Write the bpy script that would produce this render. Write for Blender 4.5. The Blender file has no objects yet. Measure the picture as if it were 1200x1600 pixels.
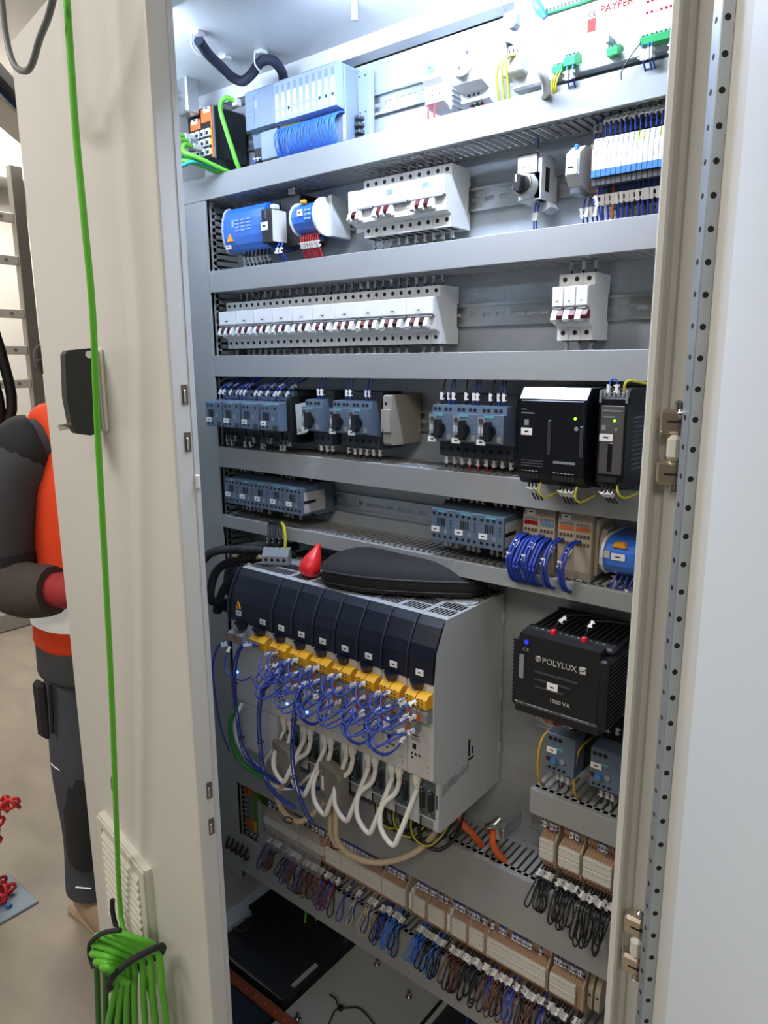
import bpy, math, random
from mathutils import Vector as V, Matrix
S = bpy.context.scene
COL = S.collection
rnd = random.Random(11)
PI = math.pi

# ---------------------------------------------------------------- camera
cd = bpy.data.cameras.new('camera'); cam = bpy.data.objects.new('camera', cd); COL.objects.link(cam)
cd.sensor_fit = 'VERTICAL'; cd.sensor_height = 36.0; cd.lens = 1129.16 / 1600 * 36.0
cd.clip_start = 0.02; cd.clip_end = 60
_y, _p, _r = 0.6804015, -0.2057523, -0.0065891
_f = V((-math.sin(_y) * math.cos(_p), math.cos(_y) * math.cos(_p), math.sin(_p)))
_rt = _f.cross(V((0, 0, 1))).normalized(); _up = _rt.cross(_f)
_R = math.cos(_r) * _rt + math.sin(_r) * _up; _U = -math.sin(_r) * _rt + math.cos(_r) * _up
cam.matrix_world = Matrix(((_R.x, _U.x, -_f.x, 1.2128519), (_R.y, _U.y, -_f.y, -0.9508028), (_R.z, _U.z, -_f.z, 1.4494829), (0, 0, 0, 1)))
S.camera = cam

# ---------------------------------------------------------------- light
S.view_settings.view_transform = 'Standard'; S.view_settings.look = 'None'
S.view_settings.gamma = 1.0; S.view_settings.use_curve_mapping = False
S.view_settings.exposure = 0.0
wd = bpy.data.worlds.new('hall_world'); S.world = wd; wd.use_nodes = True
wd.node_tree.nodes['Background'].inputs[0].default_value = (1.0, 0.93, 0.85, 1)
wd.node_tree.nodes['Background'].inputs[1].default_value = 0.05

def area(name, loc, target, sx, sy, power, col):
    l = bpy.data.lights.new(name, 'AREA'); l.shape = 'RECTANGLE'; l.size = sx; l.size_y = sy
    l.energy = power; l.color = col
    o = bpy.data.objects.new(name, l); COL.objects.link(o); o.location = loc
    o.rotation_euler = (V(target) - V(loc)).to_track_quat('-Z', 'Y').to_euler()
    return o
WARM = (1.0, 0.885, 0.755)
area('hall_lamp', (-1.5, -2.7, 3.7), (0.2, -0.3, 1.1), 1.6, 0.9, 40, WARM)
area('hall_lamp', (-0.5, -1.5, 3.0), (0.05, -0.4, 1.6), 1.2, 0.25, 25, (1.0, 0.97, 0.95))
area('hall_lamp', (3.0, -4.2, 4.4), (0.8, -0.3, 1.0), 2.4, 1.0, 86, WARM)
area('hall_lamp', (-2.6, 0.8, 2.95), (-2.7, 0.8, 0.0), 1.4, 1.2, 75, (1.0, 0.95, 0.88))
# the cabinet's own tube light is built further down, under the cabinet roof

# ---------------------------------------------------------------- materials
MATS = {}
def srgb(h):
    h = h.lstrip('#'); c = [int(h[i:i + 2], 16) / 255 for i in (0, 2, 4)]
    return [x / 12.92 if x <= .04045 else ((x + .055) / 1.055) ** 2.4 for x in c]
def mat(name, hexc, rough=.5, metal=0.0, ns=40, na=.05, bump=0.0, bs=300, emis=0, trans=0, coat=0, alpha=1, spec=.5, stretch=None):
    if name in MATS: return MATS[name]
    m = bpy.data.materials.new(name); m.use_nodes = True; nt = m.node_tree; b = nt.nodes['Principled BSDF']
    c = srgb(hexc)
    tc = nt.nodes.new('ShaderNodeTexCoord'); nz = nt.nodes.new('ShaderNodeTexNoise')
    nz.inputs['Scale'].default_value = ns; nz.inputs['Detail'].default_value = 4
    src = tc.outputs['Object']
    if stretch:
        mp = nt.nodes.new('ShaderNodeMapping'); mp.inputs['Scale'].default_value = stretch
        nt.links.new(src, mp.inputs[0]); src = mp.outputs[0]
    nt.links.new(src, nz.inputs['Vector'])
    mx = nt.nodes.new('ShaderNodeMix'); mx.data_type = 'RGBA'
    mx.inputs[6].default_value = [max(0, x * (1 - na)) for x in c] + [1]
    mx.inputs[7].default_value = [min(1, x * (1 + na)) for x in c] + [1]
    nt.links.new(nz.outputs['Fac'], mx.inputs[0]); nt.links.new(mx.outputs[2], b.inputs['Base Color'])
    b.inputs['Roughness'].default_value = rough; b.inputs['Metallic'].default_value = metal
    b.inputs['Specular IOR Level'].default_value = spec
    if coat: b.inputs['Coat Weight'].default_value = coat; b.inputs['Coat Roughness'].default_value = .08
    if trans: b.inputs['Transmission Weight'].default_value = trans; b.inputs['IOR'].default_value = 1.3
    if alpha < 1: b.inputs['Alpha'].default_value = alpha
    if emis:
        b.inputs['Emission Color'].default_value = c + [1]; b.inputs['Emission Strength'].default_value = emis
    if bump:
        n2 = nt.nodes.new('ShaderNodeTexNoise'); n2.inputs['Scale'].default_value = bs
        nt.links.new(tc.outputs['Object'], n2.inputs['Vector'])
        bp = nt.nodes.new('ShaderNodeBump'); bp.inputs['Strength'].default_value = bump; bp.inputs['Distance'].default_value = .002
        nt.links.new(n2.outputs['Fac'], bp.inputs['Height']); nt.links.new(bp.outputs[0], b.inputs['Normal'])
    MATS[name] = m; return m
PAINT = mat('cabinet_paint', '#d2d2cc', .38, bump=.06, bs=900, na=.015, ns=6)
PAINTIN = mat('inner_paint', '#dfe3e5', .32, bump=.05, bs=900, na=.02, ns=6)
ZINC = mat('galvanised_sheet', '#b4bbbe', .45, .35, ns=26, na=.16, stretch=(1, 1, 2.2))
RAILM = mat('rail_zinc', '#c3c7c8', .3, .9, ns=30, na=.06)
STEEL = mat('bright_steel', '#c8c6c0', .22, 1.0, na=.04)
TUBEM = mat('door_tube_zinc', '#b4bdc4', .36, .7, ns=60, na=.10)
DUCT = mat('duct_pvc', '#989a98', .55, na=.03, ns=12, bump=.03)
WHITE = mat('white_plastic', '#e3e5e4', .45, na=.02)
WHITE2 = mat('cream_plastic', '#d8d6cb', .5, na=.03)
LGREY = mat('light_grey_plastic', '#c3c7c8', .45, na=.03)
MGREY = mat('mid_grey_plastic', '#84888a', .5, na=.04)
DGREY = mat('dark_grey_plastic', '#3c4144', .5, na=.05)
BLACK = mat('black_plastic', '#15171a', .42, na=.1)
HOLE = mat('hole_black', '#0b0c0e', .7, na=.1)
SLATE = mat('slate_blue_plastic', '#5a6b7d', .5, na=.04)
SLATED = mat('slate_dark_plastic', '#333c47', .5, na=.05)
TEAL = mat('teal_print', '#5aa6ad', .5, na=.05)
NAVY = mat('navy_black_cover', '#0c1424', .28, na=.1, coat=.3)
PSUB = mat('psu_black', '#0f1218', .3, na=.1)
PSUG = mat('psu_taupe', '#4c4946', .5, na=.05)
YEL = mat('yellow_plastic', '#dfa51f', .5, na=.05)
ORANGE = mat('orange_plastic', '#d0692c', .5, na=.06)
TERM = mat('terminal_beige', '#b08f74', .55, na=.06)
TERMD = mat('terminal_shadow_brown', '#5c4636', .6, na=.08)
TERMG = mat('terminal_pale', '#b7ab98', .55, na=.06)
MARKW = mat('marker_white', '#e9e9e6', .5, na=.02)
MARKG = mat('marker_grey', '#b9bab8', .5, na=.04)
PRINT = mat('print_dark', '#2c2f33', 1.0, na=.05, spec=.0)
PRINTG = mat('print_grey', '#7d8285', 1.0, na=.05, spec=.0)
BLUEC = mat('blue_clear_plastic', '#3674d6', .2, na=.12, ns=60, coat=.5)
BLUEP = mat('blue_plastic', '#3d78b8', .45, na=.05)
BWIRE = mat('blue_wire', '#2340a0', .42, na=.06)
SKYW = mat('sky_blue_wire', '#3f7be0', .42, na=.06)
KWIRE = mat('black_wire', '#16171a', .45, na=.1)
RWIRE = mat('red_wire', '#c8202c', .42, na=.06)
YWIRE = mat('yellow_wire', '#bdb52e', .42, na=.06)
OWIRE = mat('orange_wire', '#d8642a', .42, na=.06)
BRWIRE = mat('brown_wire', '#6e4130', .42, na=.06)
WWIRE = mat('white_cable', '#e4e2da', .45, na=.03)
BGWIRE = mat('beige_cable', '#c2b193', .5, na=.04)
GREENC = mat('green_cable', '#64c136', .45, na=.05)
GREENT = mat('green_terminal', '#35a05c', .45, na=.05)
TEALW = mat('teal_cable', '#2aa38c', .45, na=.05)
REDP = mat('red_plastic', '#e02324', .35, na=.04)
REDD = mat('dark_red_plastic', '#5e161c', .45, na=.06)
FABB = mat('black_nylon', '#1d1e20', .8, na=.15, ns=200, bump=.3, bs=1200)
LEDG = mat('led_green', '#7dff2a', .3, emis=6)
LEDB = mat('led_blue', '#3f74ff', .3, emis=14)
LEDY = mat('led_yellow', '#ffc233', .3, emis=5)
LEDR = mat('led_red', '#ff4a4a', .3, emis=3)
MINT = mat('mint_print', '#4fd0b8', .5, na=.1, ns=200)
AMBER = mat('amber_sticker', '#e9a020', .5, na=.04)
CLEAR = mat('clear_acrylic', '#dfe6e8', .08, na=.02, trans=.0, alpha=.16)
REDPR = mat('red_print', '#8e1212', 1.0, na=.05, spec=.0)
PINK = mat('pink_print', '#9a3a36', 1.0, na=.05, spec=.0)

# ---------------------------------------------------------------- mesh builder
class MB:
    def __init__(s): s.v = []; s.f = []; s.mi = []; s.sm = []; s.m = 0
    def add(s, vs, fs, smooth=False):
        o = len(s.v); s.v += [tuple(x) for x in vs]
        for f in fs: s.f.append([i + o for i in f]); s.mi.append(s.m); s.sm.append(smooth)
        return s
    def box(s, x0, x1, y0, y1, z0, z1, c=0):
        if x0 > x1: x0, x1 = x1, x0
        if y0 > y1: y0, y1 = y1, y0
        if z0 > z1: z0, z1 = z1, z0
        if c <= 0:
            return s.add([(x0, y0, z0), (x1, y0, z0), (x1, y1, z0), (x0, y1, z0), (x0, y0, z1), (x1, y0, z1), (x1, y1, z1), (x0, y1, z1)],
                         [(0, 3, 2, 1), (4, 5, 6, 7), (0, 1, 5, 4), (1, 2, 6, 5), (2, 3, 7, 6), (3, 0, 4, 7)])
        c = min(c, (x1 - x0) * .45, (y1 - y0) * .45, (z1 - z0) * .45)
        X = (x0, x1); Y = (y0, y1); Z = (z0, z1); vs = []; ix = {}
        for i in (0, 1):
            for j in (0, 1):
                for k in (0, 1):
                    for a in range(3):
                        p = [X[i] + (c if i == 0 else -c), Y[j] + (c if j == 0 else -c), Z[k] + (c if k == 0 else -c)]
                        p[a] = (X[i], Y[j], Z[k])[a]; ix[i, j, k, a] = len(vs); vs.append(p)
        fs = []
        for a in range(3):
            o = [b for b in range(3) if b != a]
            for e in (0, 1):
                q = []
                for u, w in ((0, 0), (1, 0), (1, 1), (0, 1)):
                    t = [0, 0, 0]; t[a] = e; t[o[0]] = u; t[o[1]] = w; q.append(ix[t[0], t[1], t[2], a])
                flip = (e == 0) ^ (a == 1)
                fs.append(q[::-1] if flip else q)
        for a in range(3):
            b, d = [k for k in range(3) if k != a]
            for u in (0, 1):
                for w in (0, 1):
                    t0 = [0, 0, 0]; t0[b] = u; t0[d] = w; t1 = list(t0); t1[a] = 1
                    fs.append([ix[t0[0], t0[1], t0[2], b], ix[t1[0], t1[1], t1[2], b], ix[t1[0], t1[1], t1[2], d], ix[t0[0], t0[1], t0[2], d]])
        for i in (0, 1):
            for j in (0, 1):
                for k in (0, 1): fs.append([ix[i, j, k, 0], ix[i, j, k, 1], ix[i, j, k, 2]])
        return s.add(vs, fs)
    def prism(s, prof, a0, a1, axis='x'):
        n = len(prof); vs = []
        for a in (a0, a1):
            for p, q in prof:
                vs.append({'x': (a, p, q), 'y': (p, a, q), 'z': (p, q, a)}[axis])
        fs = [list(range(n))[::-1], list(range(n, 2 * n))] + [[i, (i + 1) % n, n + (i + 1) % n, n + i] for i in range(n)]
        return s.add(vs, fs)
    def cyl(s, p0, p1, r0, r1=None, n=12, smooth=True):
        p0 = V(p0); p1 = V(p1); r1 = r0 if r1 is None else r1
        d = (p1 - p0).normalized(); a = d.orthogonal().normalized(); b = d.cross(a)
        vs = []
        for p, r in ((p0, r0), (p1, r1)):
            for i in range(n):
                t = 2 * PI * i / n; vs.append(p + (a * math.cos(t) + b * math.sin(t)) * r)
        s.add(vs, [[i, (i + 1) % n, n + (i + 1) % n, n + i] for i in range(n)], smooth)
        s.add(vs[:n], [list(range(n))[::-1]]); s.add(vs[n:], [list(range(n))]); return s
    def lathe(s, prof, o, d, n=20):     # prof [(r,h)] around axis d from o
        o = V(o); d = V(d).normalized(); a = d.orthogonal().normalized(); b = d.cross(a); vs = []
        for r, h in prof:
            for i in range(n):
                t = 2 * PI * i / n; vs.append(o + d * h + (a * math.cos(t) + b * math.sin(t)) * max(r, 1e-5))
        fs = []
        for k in range(len(prof) - 1):
            for i in range(n): fs.append([k * n + i, k * n + (i + 1) % n, (k + 1) * n + (i + 1) % n, (k + 1) * n + i])
        return s.add(vs, fs, True)
    def tube(s, pts, r, n=6, sub=4, closed=False):
        pts = [V(p) for p in pts]; q = []
        m = len(pts)
        if sub > 1 and m > 2:
            for i in range(m if closed else m - 1):
                p1, p2 = pts[i], pts[(i + 1) % m]
                p0 = pts[i - 1] if (i > 0 or closed) else p1 * 2 - p2
                p3 = pts[(i + 2) % m] if (i + 2 < m or closed) else p2 * 2 - p1
                for k in range(sub):
                    t = k / sub; t2 = t * t; t3 = t2 * t
                    q.append(.5 * ((2 * p1) + (p2 - p0) * t + (2 * p0 - 5 * p1 + 4 * p2 - p3) * t2 + (3 * p1 - p0 - 3 * p2 + p3) * t3))
            if not closed: q.append(pts[-1])
        else: q = pts
        N = len(q); rr = r if callable(r) else (lambda t: r)
        t0 = (q[1] - q[0]).normalized(); a = t0.orthogonal().normalized(); vs = []
        for i in range(N):
            t = ((q[(i + 1) % N] if (closed or i < N - 1) else q[i]) - (q[i - 1] if (closed or i > 0) else q[i]))
            if t.length < 1e-9: t = t0
            t = t.normalized(); a = (a - t * a.dot(t))
            if a.length < 1e-6: a = t.orthogonal()
            a.normalize(); b = t.cross(a); R = rr(i / max(1, N - 1))
            for k in range(n):
                w = 2 * PI * k / n; vs.append(q[i] + (a * math.cos(w) + b * math.sin(w)) * R)
        fs = [[i * n + k, i * n + (k + 1) % n, ((i + 1) % N) * n + (k + 1) % n, ((i + 1) % N) * n + k] for i in range(N if closed else N - 1) for k in range(n)]
        s.add(vs, fs, True)
        if not closed:
            s.add(vs[:n], [list(range(n))[::-1]]); s.add(vs[-n:], [list(range(n))])
        return s
    def mesh(s, name, mats):
        me = bpy.data.meshes.new(name); me.from_pydata(s.v, [], s.f)
        for m in mats: me.materials.append(m)
        me.polygons.foreach_set('material_index', s.mi); me.polygons.foreach_set('use_smooth', s.sm)
        me.update(); return me

def mk(name, mb, m, parent=None, loc=(0, 0, 0), rot=(0, 0, 0)):
    me = mb if isinstance(mb, bpy.types.Mesh) else mb.mesh(name, m if isinstance(m, (list, tuple)) else [m])
    o = bpy.data.objects.new(name, me); COL.objects.link(o); o.location = loc; o.rotation_euler = rot
    if parent: o.parent = parent
    return o
def tag(o, label=None, cat=None, group=None, kind=None):
    if label: o['label'] = label
    if cat: o['category'] = cat
    if group: o['group'] = group
    if kind: o['kind'] = kind
    return o
def thing(name, label, cat, loc=(0, 0, 0), rz=0, group=None):
    o = bpy.data.objects.new(name, None); COL.objects.link(o); o.empty_display_size = .05
    o.location = loc; o.rotation_euler = (0, 0, rz); return tag(o, label, cat, group)
CACHE = {}
def cpart(name, key, build, m, parent, loc=(0, 0, 0), rot=(0, 0, 0)):      # a part whose mesh is shared between alike pieces
    if key not in CACHE:
        b = MB(); build(b); CACHE[key] = b.mesh(name, m if isinstance(m, (list, tuple)) else [m])
    return mk(name, CACHE[key], m, parent, loc, rot)
def bx(name, m, parent, x0, x1, y0, y1, z0, z1, c=0): return mk(name, MB().box(x0, x1, y0, y1, z0, z1, c), m, parent)
def text(name, s, size, m, parent, loc, rot=(PI / 2, 0, 0), ex=.0002, align='LEFT'):
    k = ('txt', s, size, align, m.name)
    if k not in CACHE:
        cu = bpy.data.curves.new('lettering', 'FONT'); cu.body = s; cu.size = size; cu.extrude = ex; cu.align_x = align; cu.resolution_u = 2
        t = bpy.data.objects.new('lettering', cu); COL.objects.link(t); bpy.context.view_layer.update()
        me = bpy.data.meshes.new_from_object(t); bpy.data.objects.remove(t); me.materials.clear(); me.materials.append(m); CACHE[k] = me
    return mk(name, CACHE[k], m, parent, loc, rot)
PLY = 0.09                                        # y of the mounting plate
def dev(name, label, cat, x, z, group=None): return thing(name, label, cat, (x, PLY, z), 0, group)
# device-local coordinates: x to the right, y = -(distance out from the plate), z up

def _mk_marker(b):
    b.box(-.0022, .0022, -.0026, -.0012, -.0058, .0058)
    b.box(-.0022, -.0008, -.0012, .0022, -.0056, -.0026); b.box(-.0022, -.0008, -.0012, .0022, .0016, .0046)
    b.box(.0022, .0046, -.0022, -.0012, -.0050, -.0034); b.box(.0022, .0046, -.0022, -.0012, .0022, .0038)
def marker(parent, pos, tang, m=MARKW, spin=0, s=1):
    key = ('marker', m.name)
    if key not in CACHE:
        b = MB(); _mk_marker(b); CACHE[key] = b.mesh('marker', [m])
    o = bpy.data.objects.new('marker', CACHE[key]); COL.objects.link(o); o.parent = parent; o.location = pos
    q = V(tang).to_track_quat('Z', 'Y') if abs(V(tang).normalized().z) < .999 else V((0.001, 0, 1)).to_track_quat('Z', 'Y')
    t = V(tang).normalized()
    # keep the marker's face turned to the front (-y)
    zax = t; yax = V((0, 1, 0)); xax = yax.cross(zax)
    if xax.length < .1: xax = V((1, 0, 0))
    xax.normalize(); yax = zax.cross(xax)
    mt = Matrix((xax, yax, zax)).transposed() @ Matrix.Rotation(spin, 3, 'Z')
    o.rotation_euler = mt.to_euler(); o.scale = (s, s, s); return o
def wire(parent, pts, m, r=.0013, marks=(), mm=MARKW, name='wire', n=5, sub=3, ms=1):
    b = MB(); b.tube(pts, r, n, sub); w = mk(name, b, m, parent)
    P = [V(p) for p in pts]
    for t in marks:
        L = [(P[i + 1] - P[i]).length for i in range(len(P) - 1)]; T = sum(L) * t; i = 0
        while i < len(L) - 1 and T > L[i]: T -= L[i]; i += 1
        a = P[i].lerp(P[i + 1], T / max(L[i], 1e-6))
        marker(w, a, P[i + 1] - P[i], mm, rnd.uniform(-.5, .5), ms)
    return w
ORD = ['first', 'second', 'third', 'fourth', 'fifth', 'sixth', 'seventh', 'eighth', 'ninth', 'tenth', 'eleventh', 'twelfth', 'thirteenth', 'fourteenth']

# ================================================================ the hall
def struct(name, mb, m, parent=None): return tag(mk(name, mb, m, parent), kind='structure') if not parent else mk(name, mb, m, parent)
CONC = mat('floor_concrete', '#9c9386', .55, ns=3.2, na=.42, bump=.08, bs=60, stretch=(1, 2.2, 1))
WALLM = mat('wall_panel_white', '#e6e2da', .5, ns=2, na=.03)
CEILM = mat('ceiling_concrete', '#b9b7b4', .8, ns=3, na=.18)
FLZ = -0.2
struct('floor', MB().box(-6, 5, -6, 6, FLZ - .1, FLZ), CONC)
wl = struct('wall_left', MB().box(-3.5, -3.4, -6, 6, FLZ, 4.6), WALLM)
b = MB()
for k in range(24):
    mk('panel', MB().box(-3.398, -3.372, -6 + k * .5 + .004, -6 + (k + 1) * .5 - .004, FLZ + .12, 3.04, .004), WALLM, wl)
struct('ceiling', MB().box(-6, -1.5, -2, 6, 3.05, 3.25), CEILM)
struct('baseboard_left', MB().box(-3.4, -3.33, -6, 6, FLZ, FLZ + .12, .01), mat('kerb_grey', '#98948c', .7, na=.1))
struct('trim_1', MB().box(-3.39, -3.15, -6, 6, 2.46, 2.66, .01), mat('truss_offwhite', '#d9d6cf', .6, na=.05))
struct('trim_2', MB().box(-3.36, -3.3, -6, 6, 2.93, 3.05, .005), mat('beam_grey', '#8f9290', .6, na=.06))
t = thing('ceiling_beam', 'blue painted steel beam under the hall ceiling', 'beam', (-1.6, .45, 2.30))
d = V((-.97, .742, .10)).normalized()
def beambox(o0, o1, z0, z1):
    n = V((-d.y, d.x, 0)).normalized(); q = MB(); vs = []
    for e in (-.75, 1.6):
        for a, z in ((o0, z0), (o1, z0), (o1, z1), (o0, z1)): vs.append(d * e + n * a + V((0, 0, z)))
    return q.add(vs, [(3, 2, 1, 0), (4, 5, 6, 7), (0, 1, 5, 4), (1, 2, 6, 5), (2, 3, 7, 6), (3, 0, 4, 7)])
mk('web', beambox(-.02, .02, -.02, .035), mat('beam_blue', '#2f6fb5', .5), t)
mk('lower_flange', beambox(-.05, .05, -.035, -.02), WALLM, t); mk('upper_flange', beambox(-.05, .05, .035, .075), mat('beam_grey', '#8f9290'), t)

# upright of the cable ladder with perforated rungs
t = thing('cable_ladder', 'grey steel cable ladder with perforated rungs standing by the white wall', 'ladder', (-2.2, .69, FLZ))
GALV = mat('ladder_zinc', '#a7a49c', .45, .6, na=.12, ns=20)
mk('stile', MB().box(-.02, .02, -.025, .03, 0, 2.5, .003), GALV, t); mk('stile', MB().box(-.02, .02, -.62, -.57, 0, 2.5, .003), GALV, t)
for z in (2.28, 2.10, 1.87, 1.71, 1.56, 1.36):
    r = mk('rung', MB().box(-.012, .012, -.57, -.025, z - .02, z + .02, .003), mat('rung_white', '#d8d5cd', .5), t)
    for k in range(6): cpart('perforation', 'perf', lambda q: q.cyl((.012, 0, 0), (.0135, 0, 0), .008, n=8), GALV, r, (0, -.08 - k * .085, z))
# thick black cables hanging by the ladder
for k, (dx, dy) in enumerate(((-.02, -.012), (-.04, -.06))):
    q = MB().tube([(-1.35 + dx, .13 + dy, 2.4), (-1.33 + dx, .14 + dy, 1.75), (-1.3 + dx, .172 + dy, 1.5), (-1.29 + dx, .18 + dy * .6, 1.3), (-1.32 + dx, .10, 1.16), (-1.40, -.08, 1.02), (-1.62, -.34, .98), (-2.0, -.7, .95)], .018, 8, 4)
    tag(mk('power_cable', q, mat('thick_black_cable', '#17181b', .4, na=.1)), ['thick black power cable hanging behind the worker, the right one of two', 'thick black power cable hanging behind the worker, the left one of two'][k], 'cable', 'black cables behind the worker')
# blue barrier post with red chain
t = thing('barrier_post', 'blue barrier post on a grey square foot plate, cut by the photo edge', 'post', (-.985, -.20, FLZ))
mk('pole', MB().cyl((0, 0, .008), (0, 0, .95), .03, n=14), mat('post_blue', '#3c6fa8', .5), t)
mk('foot_plate', MB().box(-.09, .12, -.09, .09, 0, .008, .002), mat('post_plate', '#8596a8', .5), t)
mk('bolt', MB().cyl((.075, .02, .008), (.075, .02, .02), .01, n=6), mat('post_blue', '#3c6fa8'), t)
t = thing('barrier_chain', 'red plastic barrier chain hanging from the blue post', 'chain', (-.985, -.20, FLZ))
CHAIN = mat('chain_red', '#d2363a', .45)
cp = [V((.035 + .014 * math.sin(i * .9), .03 - .006 * i, .31 - i * .028)) for i in range(9)] + [V((.05 + .02 * i, .045 + .005 * i, .34 + .006 * i)) for i in range(4)] + [V((.045 * math.cos(a), .045 * math.sin(a), .03 + .006 * math.sin(3 * a))) for a in [i * .55 for i in range(11)]]
for i, p in enumerate(cp):
    cpart('chain_link', 'clink', lambda q: q.tube([(0.015 * math.cos(a), 0, .026 * math.sin(a)) for a in [k * PI / 5 for k in range(10)]], .0056, 6, 1, True), CHAIN, t, p, (rnd.uniform(-.6, .6), (i % 2) * 1.3 + rnd.uniform(-.3, .3), (i % 2) * 1.4 + rnd.uniform(-.4, .4)))

# ================================================================ the cabinet shell
XL, XR, YF, YB = -.155, 1.03, -.275, .32
c = thing('control_cabinet', 'large light grey steel control cabinet standing open, full of electrical gear', 'cabinet', (0, 0, FLZ))
def cp_(name, m, *a, ch=0):
    a = list(a); a[4] -= FLZ; a[5] -= FLZ; return bx(name, m, c, *a, ch)
cp_('mounting_plate', ZINC, -.11, .985, PLY, PLY + .003, .262, 1.944)
cp_('back_panel', PAINTIN, XL, XR, YB, YB + .002, 0, 1.99)
cp_('side_panel', PAINT, XL - .002, XL, YF + .02, YB, 0, 1.99); cp_('side_panel', PAINT, XR, XR + .002, YF + .02, YB, 0, 1.99)
cp_('roof', PAINTIN, XL, XR, YF, YB, 1.972, 1.99)
cp_('top_beam', PAINTIN, -.11, .985, .058, .088, 1.946, 1.972)
cp_('top_beam', PAINTIN, XL, XR, YF, YF + .03, 1.94, 1.972)
cp_('plinth', mat('plinth_dark', '#2e3134', .6), XL, XR, YF + .02, YB, FLZ, -.005)
q = MB()
for a in ((XL, XR, YF, YF + .05), (XL, XR, YB - .05, YB), (XL, XL + .05, YF, YB), (XR - .05, XR, YF, YB)): q.box(a[0], a[1], a[2], a[3], -.005 - FLZ, .03 - FLZ)
mk('base_frame', q, PAINTIN, c)
# hinge-side post: inner wall, sealing lip, gutter and flat
q = MB().prism([(.9815, YF + .14), (.9815, YF - .012), (.9835, YF - .0145), (.9885, YF - .0145), (.9905, YF - .012), (.9912, YF + .004), (.9965, YF + .004), (1.0, YF + .0005), (XR - .006, YF + .0005), (XR, YF + .006), (XR, YF + .14)], .03 - FLZ, 1.972 - FLZ, 'z')
mk('hinge_post', q, PAINT, c)
q = MB().prism([(-.105, YF + .14), (-.105, YF - .01), (-.112, YF - .012), (-.115, YF), (XL, YF), (XL, YF + .14)], .03 - FLZ, 1.972 - FLZ, 'z')
mk('latch_post', q, PAINT, c)
# cabinet light under the roof
t = thing('cabinet_light', 'white tube light under the cabinet roof, just above the photo', 'lamp', (.622, -.16, 1.950))
mk('housing', MB().box(-.180, .180, -.005, .005, .0085, .0195, .001), WHITE, t); mk('front_shade', MB().box(-.180, .180, -.0185, -.0170, -.026, .0185).box(-.004, .004, -.0185, -.004, .012, .0185), WHITE, t)
mk('end_cap', MB().cyl((-.178, 0, 0), (-.168, 0, 0), .0105, n=14).cyl((.168, 0, 0), (.178, 0, 0), .0105, n=14), WHITE, t)
mk('tube', MB().cyl((-.168, 0, 0), (.168, 0, 0), .0090, n=16), mat('lamp_glow', '#d2e2ff', .4, emis=300), t)
t = thing('cabinet_light', 'added white tube light under the cabinet roof, unseen behind the nearly shut door', 'lamp', (.06, -.235, 1.945))  # added unseen fill tube that brightens the upper left of the cabinet
mk('housing', MB().box(-.13, .13, -.005, .005, .0085, .0265, .001), WHITE, t)
mk('end_cap', MB().cyl((-.13, 0, 0), (-.12, 0, 0), .0105, n=14).cyl((.12, 0, 0), (.13, 0, 0), .0105, n=14), WHITE, t)
mk('tube', MB().cyl((-.12, 0, 0), (.12, 0, 0), .0090, n=16), mat('fill_tube_glow', '#d2e2ff', .4, emis=95), t)
tag(mk('roof_stroke', MB().cyl((.43, -.045, 1.9718), (.43, -.045, 1.944), .0042, n=10), WHITE), 'short white pin hanging from the cabinet roof near the photo top', 'stroke')  # white upright cylinder drawing a short stroke below the roof
# floor of the cabinet
t = thing('gland_plate', 'plain light grey floor plate with bolts at the cabinet bottom', 'plate', (.30, .1, .03))
GPL = mat('gland_plate_paint', '#a9adaa', .5, na=.03)
mk('sheet', MB().box(-.128, .128, -.26, .20, -.02, -.017, .001), GPL, t)
for x, y in ((-.045, .095), (.07, .07), (-.09, -.13)):
    mk('bolt', MB().cyl((x, y, -.017), (x, y, -.001), .0045, n=10).cyl((x, y, -.017), (x, y, -.012), .008, n=6), STEEL, t)
tag(mk('cable_tie', MB().tube([(.231, .052, .028), (.252, .050, .030), (.272, .044, .024), (.306, .066, .028), (.347, .062, .026), (.381, .050, .018), (.40, .03, .015)], .0017, 5, 5).tube([(.272, .044, .024), (.270, .030, .028), (.272, .018, .026), (.283, -.014, .018), (.30, -.04, .015)], .0017, 5, 5).box(.267, .277, .039, .049, .019, .029, .001), KWIRE), 'loose black cable tie lying on the cabinet floor plate', 'cable tie')
t = thing('gland_plate', 'dark cable entry plate with pale edge strips at the cabinet bottom left', 'plate', (.02, .1, .03))
DARKP = mat('gland_plate_dark', '#262b33', .55, na=.06)
mk('sheet', MB().box(-.16, .14, -.125, .20, -.02, -.012, .001), DARKP, t)
mk('sheet', MB().box(-.16, .14, -.25, -.14, -.024, -.016, .001), mat('gland_plate_blue', '#20283a', .5, na=.06), t)
mk('ridge', MB().box(-.16, .138, -.1255, -.118, -.012, -.004, .001), STEEL, t)
mk('edge_strip', MB().box(.118, .128, -.08, -.0, -.012, -.008), MARKG, t); mk('edge_strip', MB().box(.118, .128, .09, .18, -.012, -.008), MARKG, t)
mk('foam_clamp', MB().box(-.14, .13, .01, .15, -.012, .01, .004), mat('foam_black', '#121417', .9, na=.2, ns=120, bump=.4), t)
mk('grommet', MB().tube([(-.115 + .022 * math.cos(a), -.03 + .022 * math.sin(a), -.010) for a in [k * PI / 6 for k in range(12)]], .003, 6, 1, True), DGREY, t)
for k in range(9):
    x = -.10 + k * .024 + rnd.uniform(-.005, .005); y = rnd.uniform(.03, .12)
    g = 4 <= k <= 6
    w = wire(t, [(x, y, .0), (x + rnd.uniform(-.01, .01), y + .02, .06), (x + .01, .12, .13), (x + .015, .16, .24)], GREENC if g else KWIRE, .0038 if g else .003, (.2,), name='cable')
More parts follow.
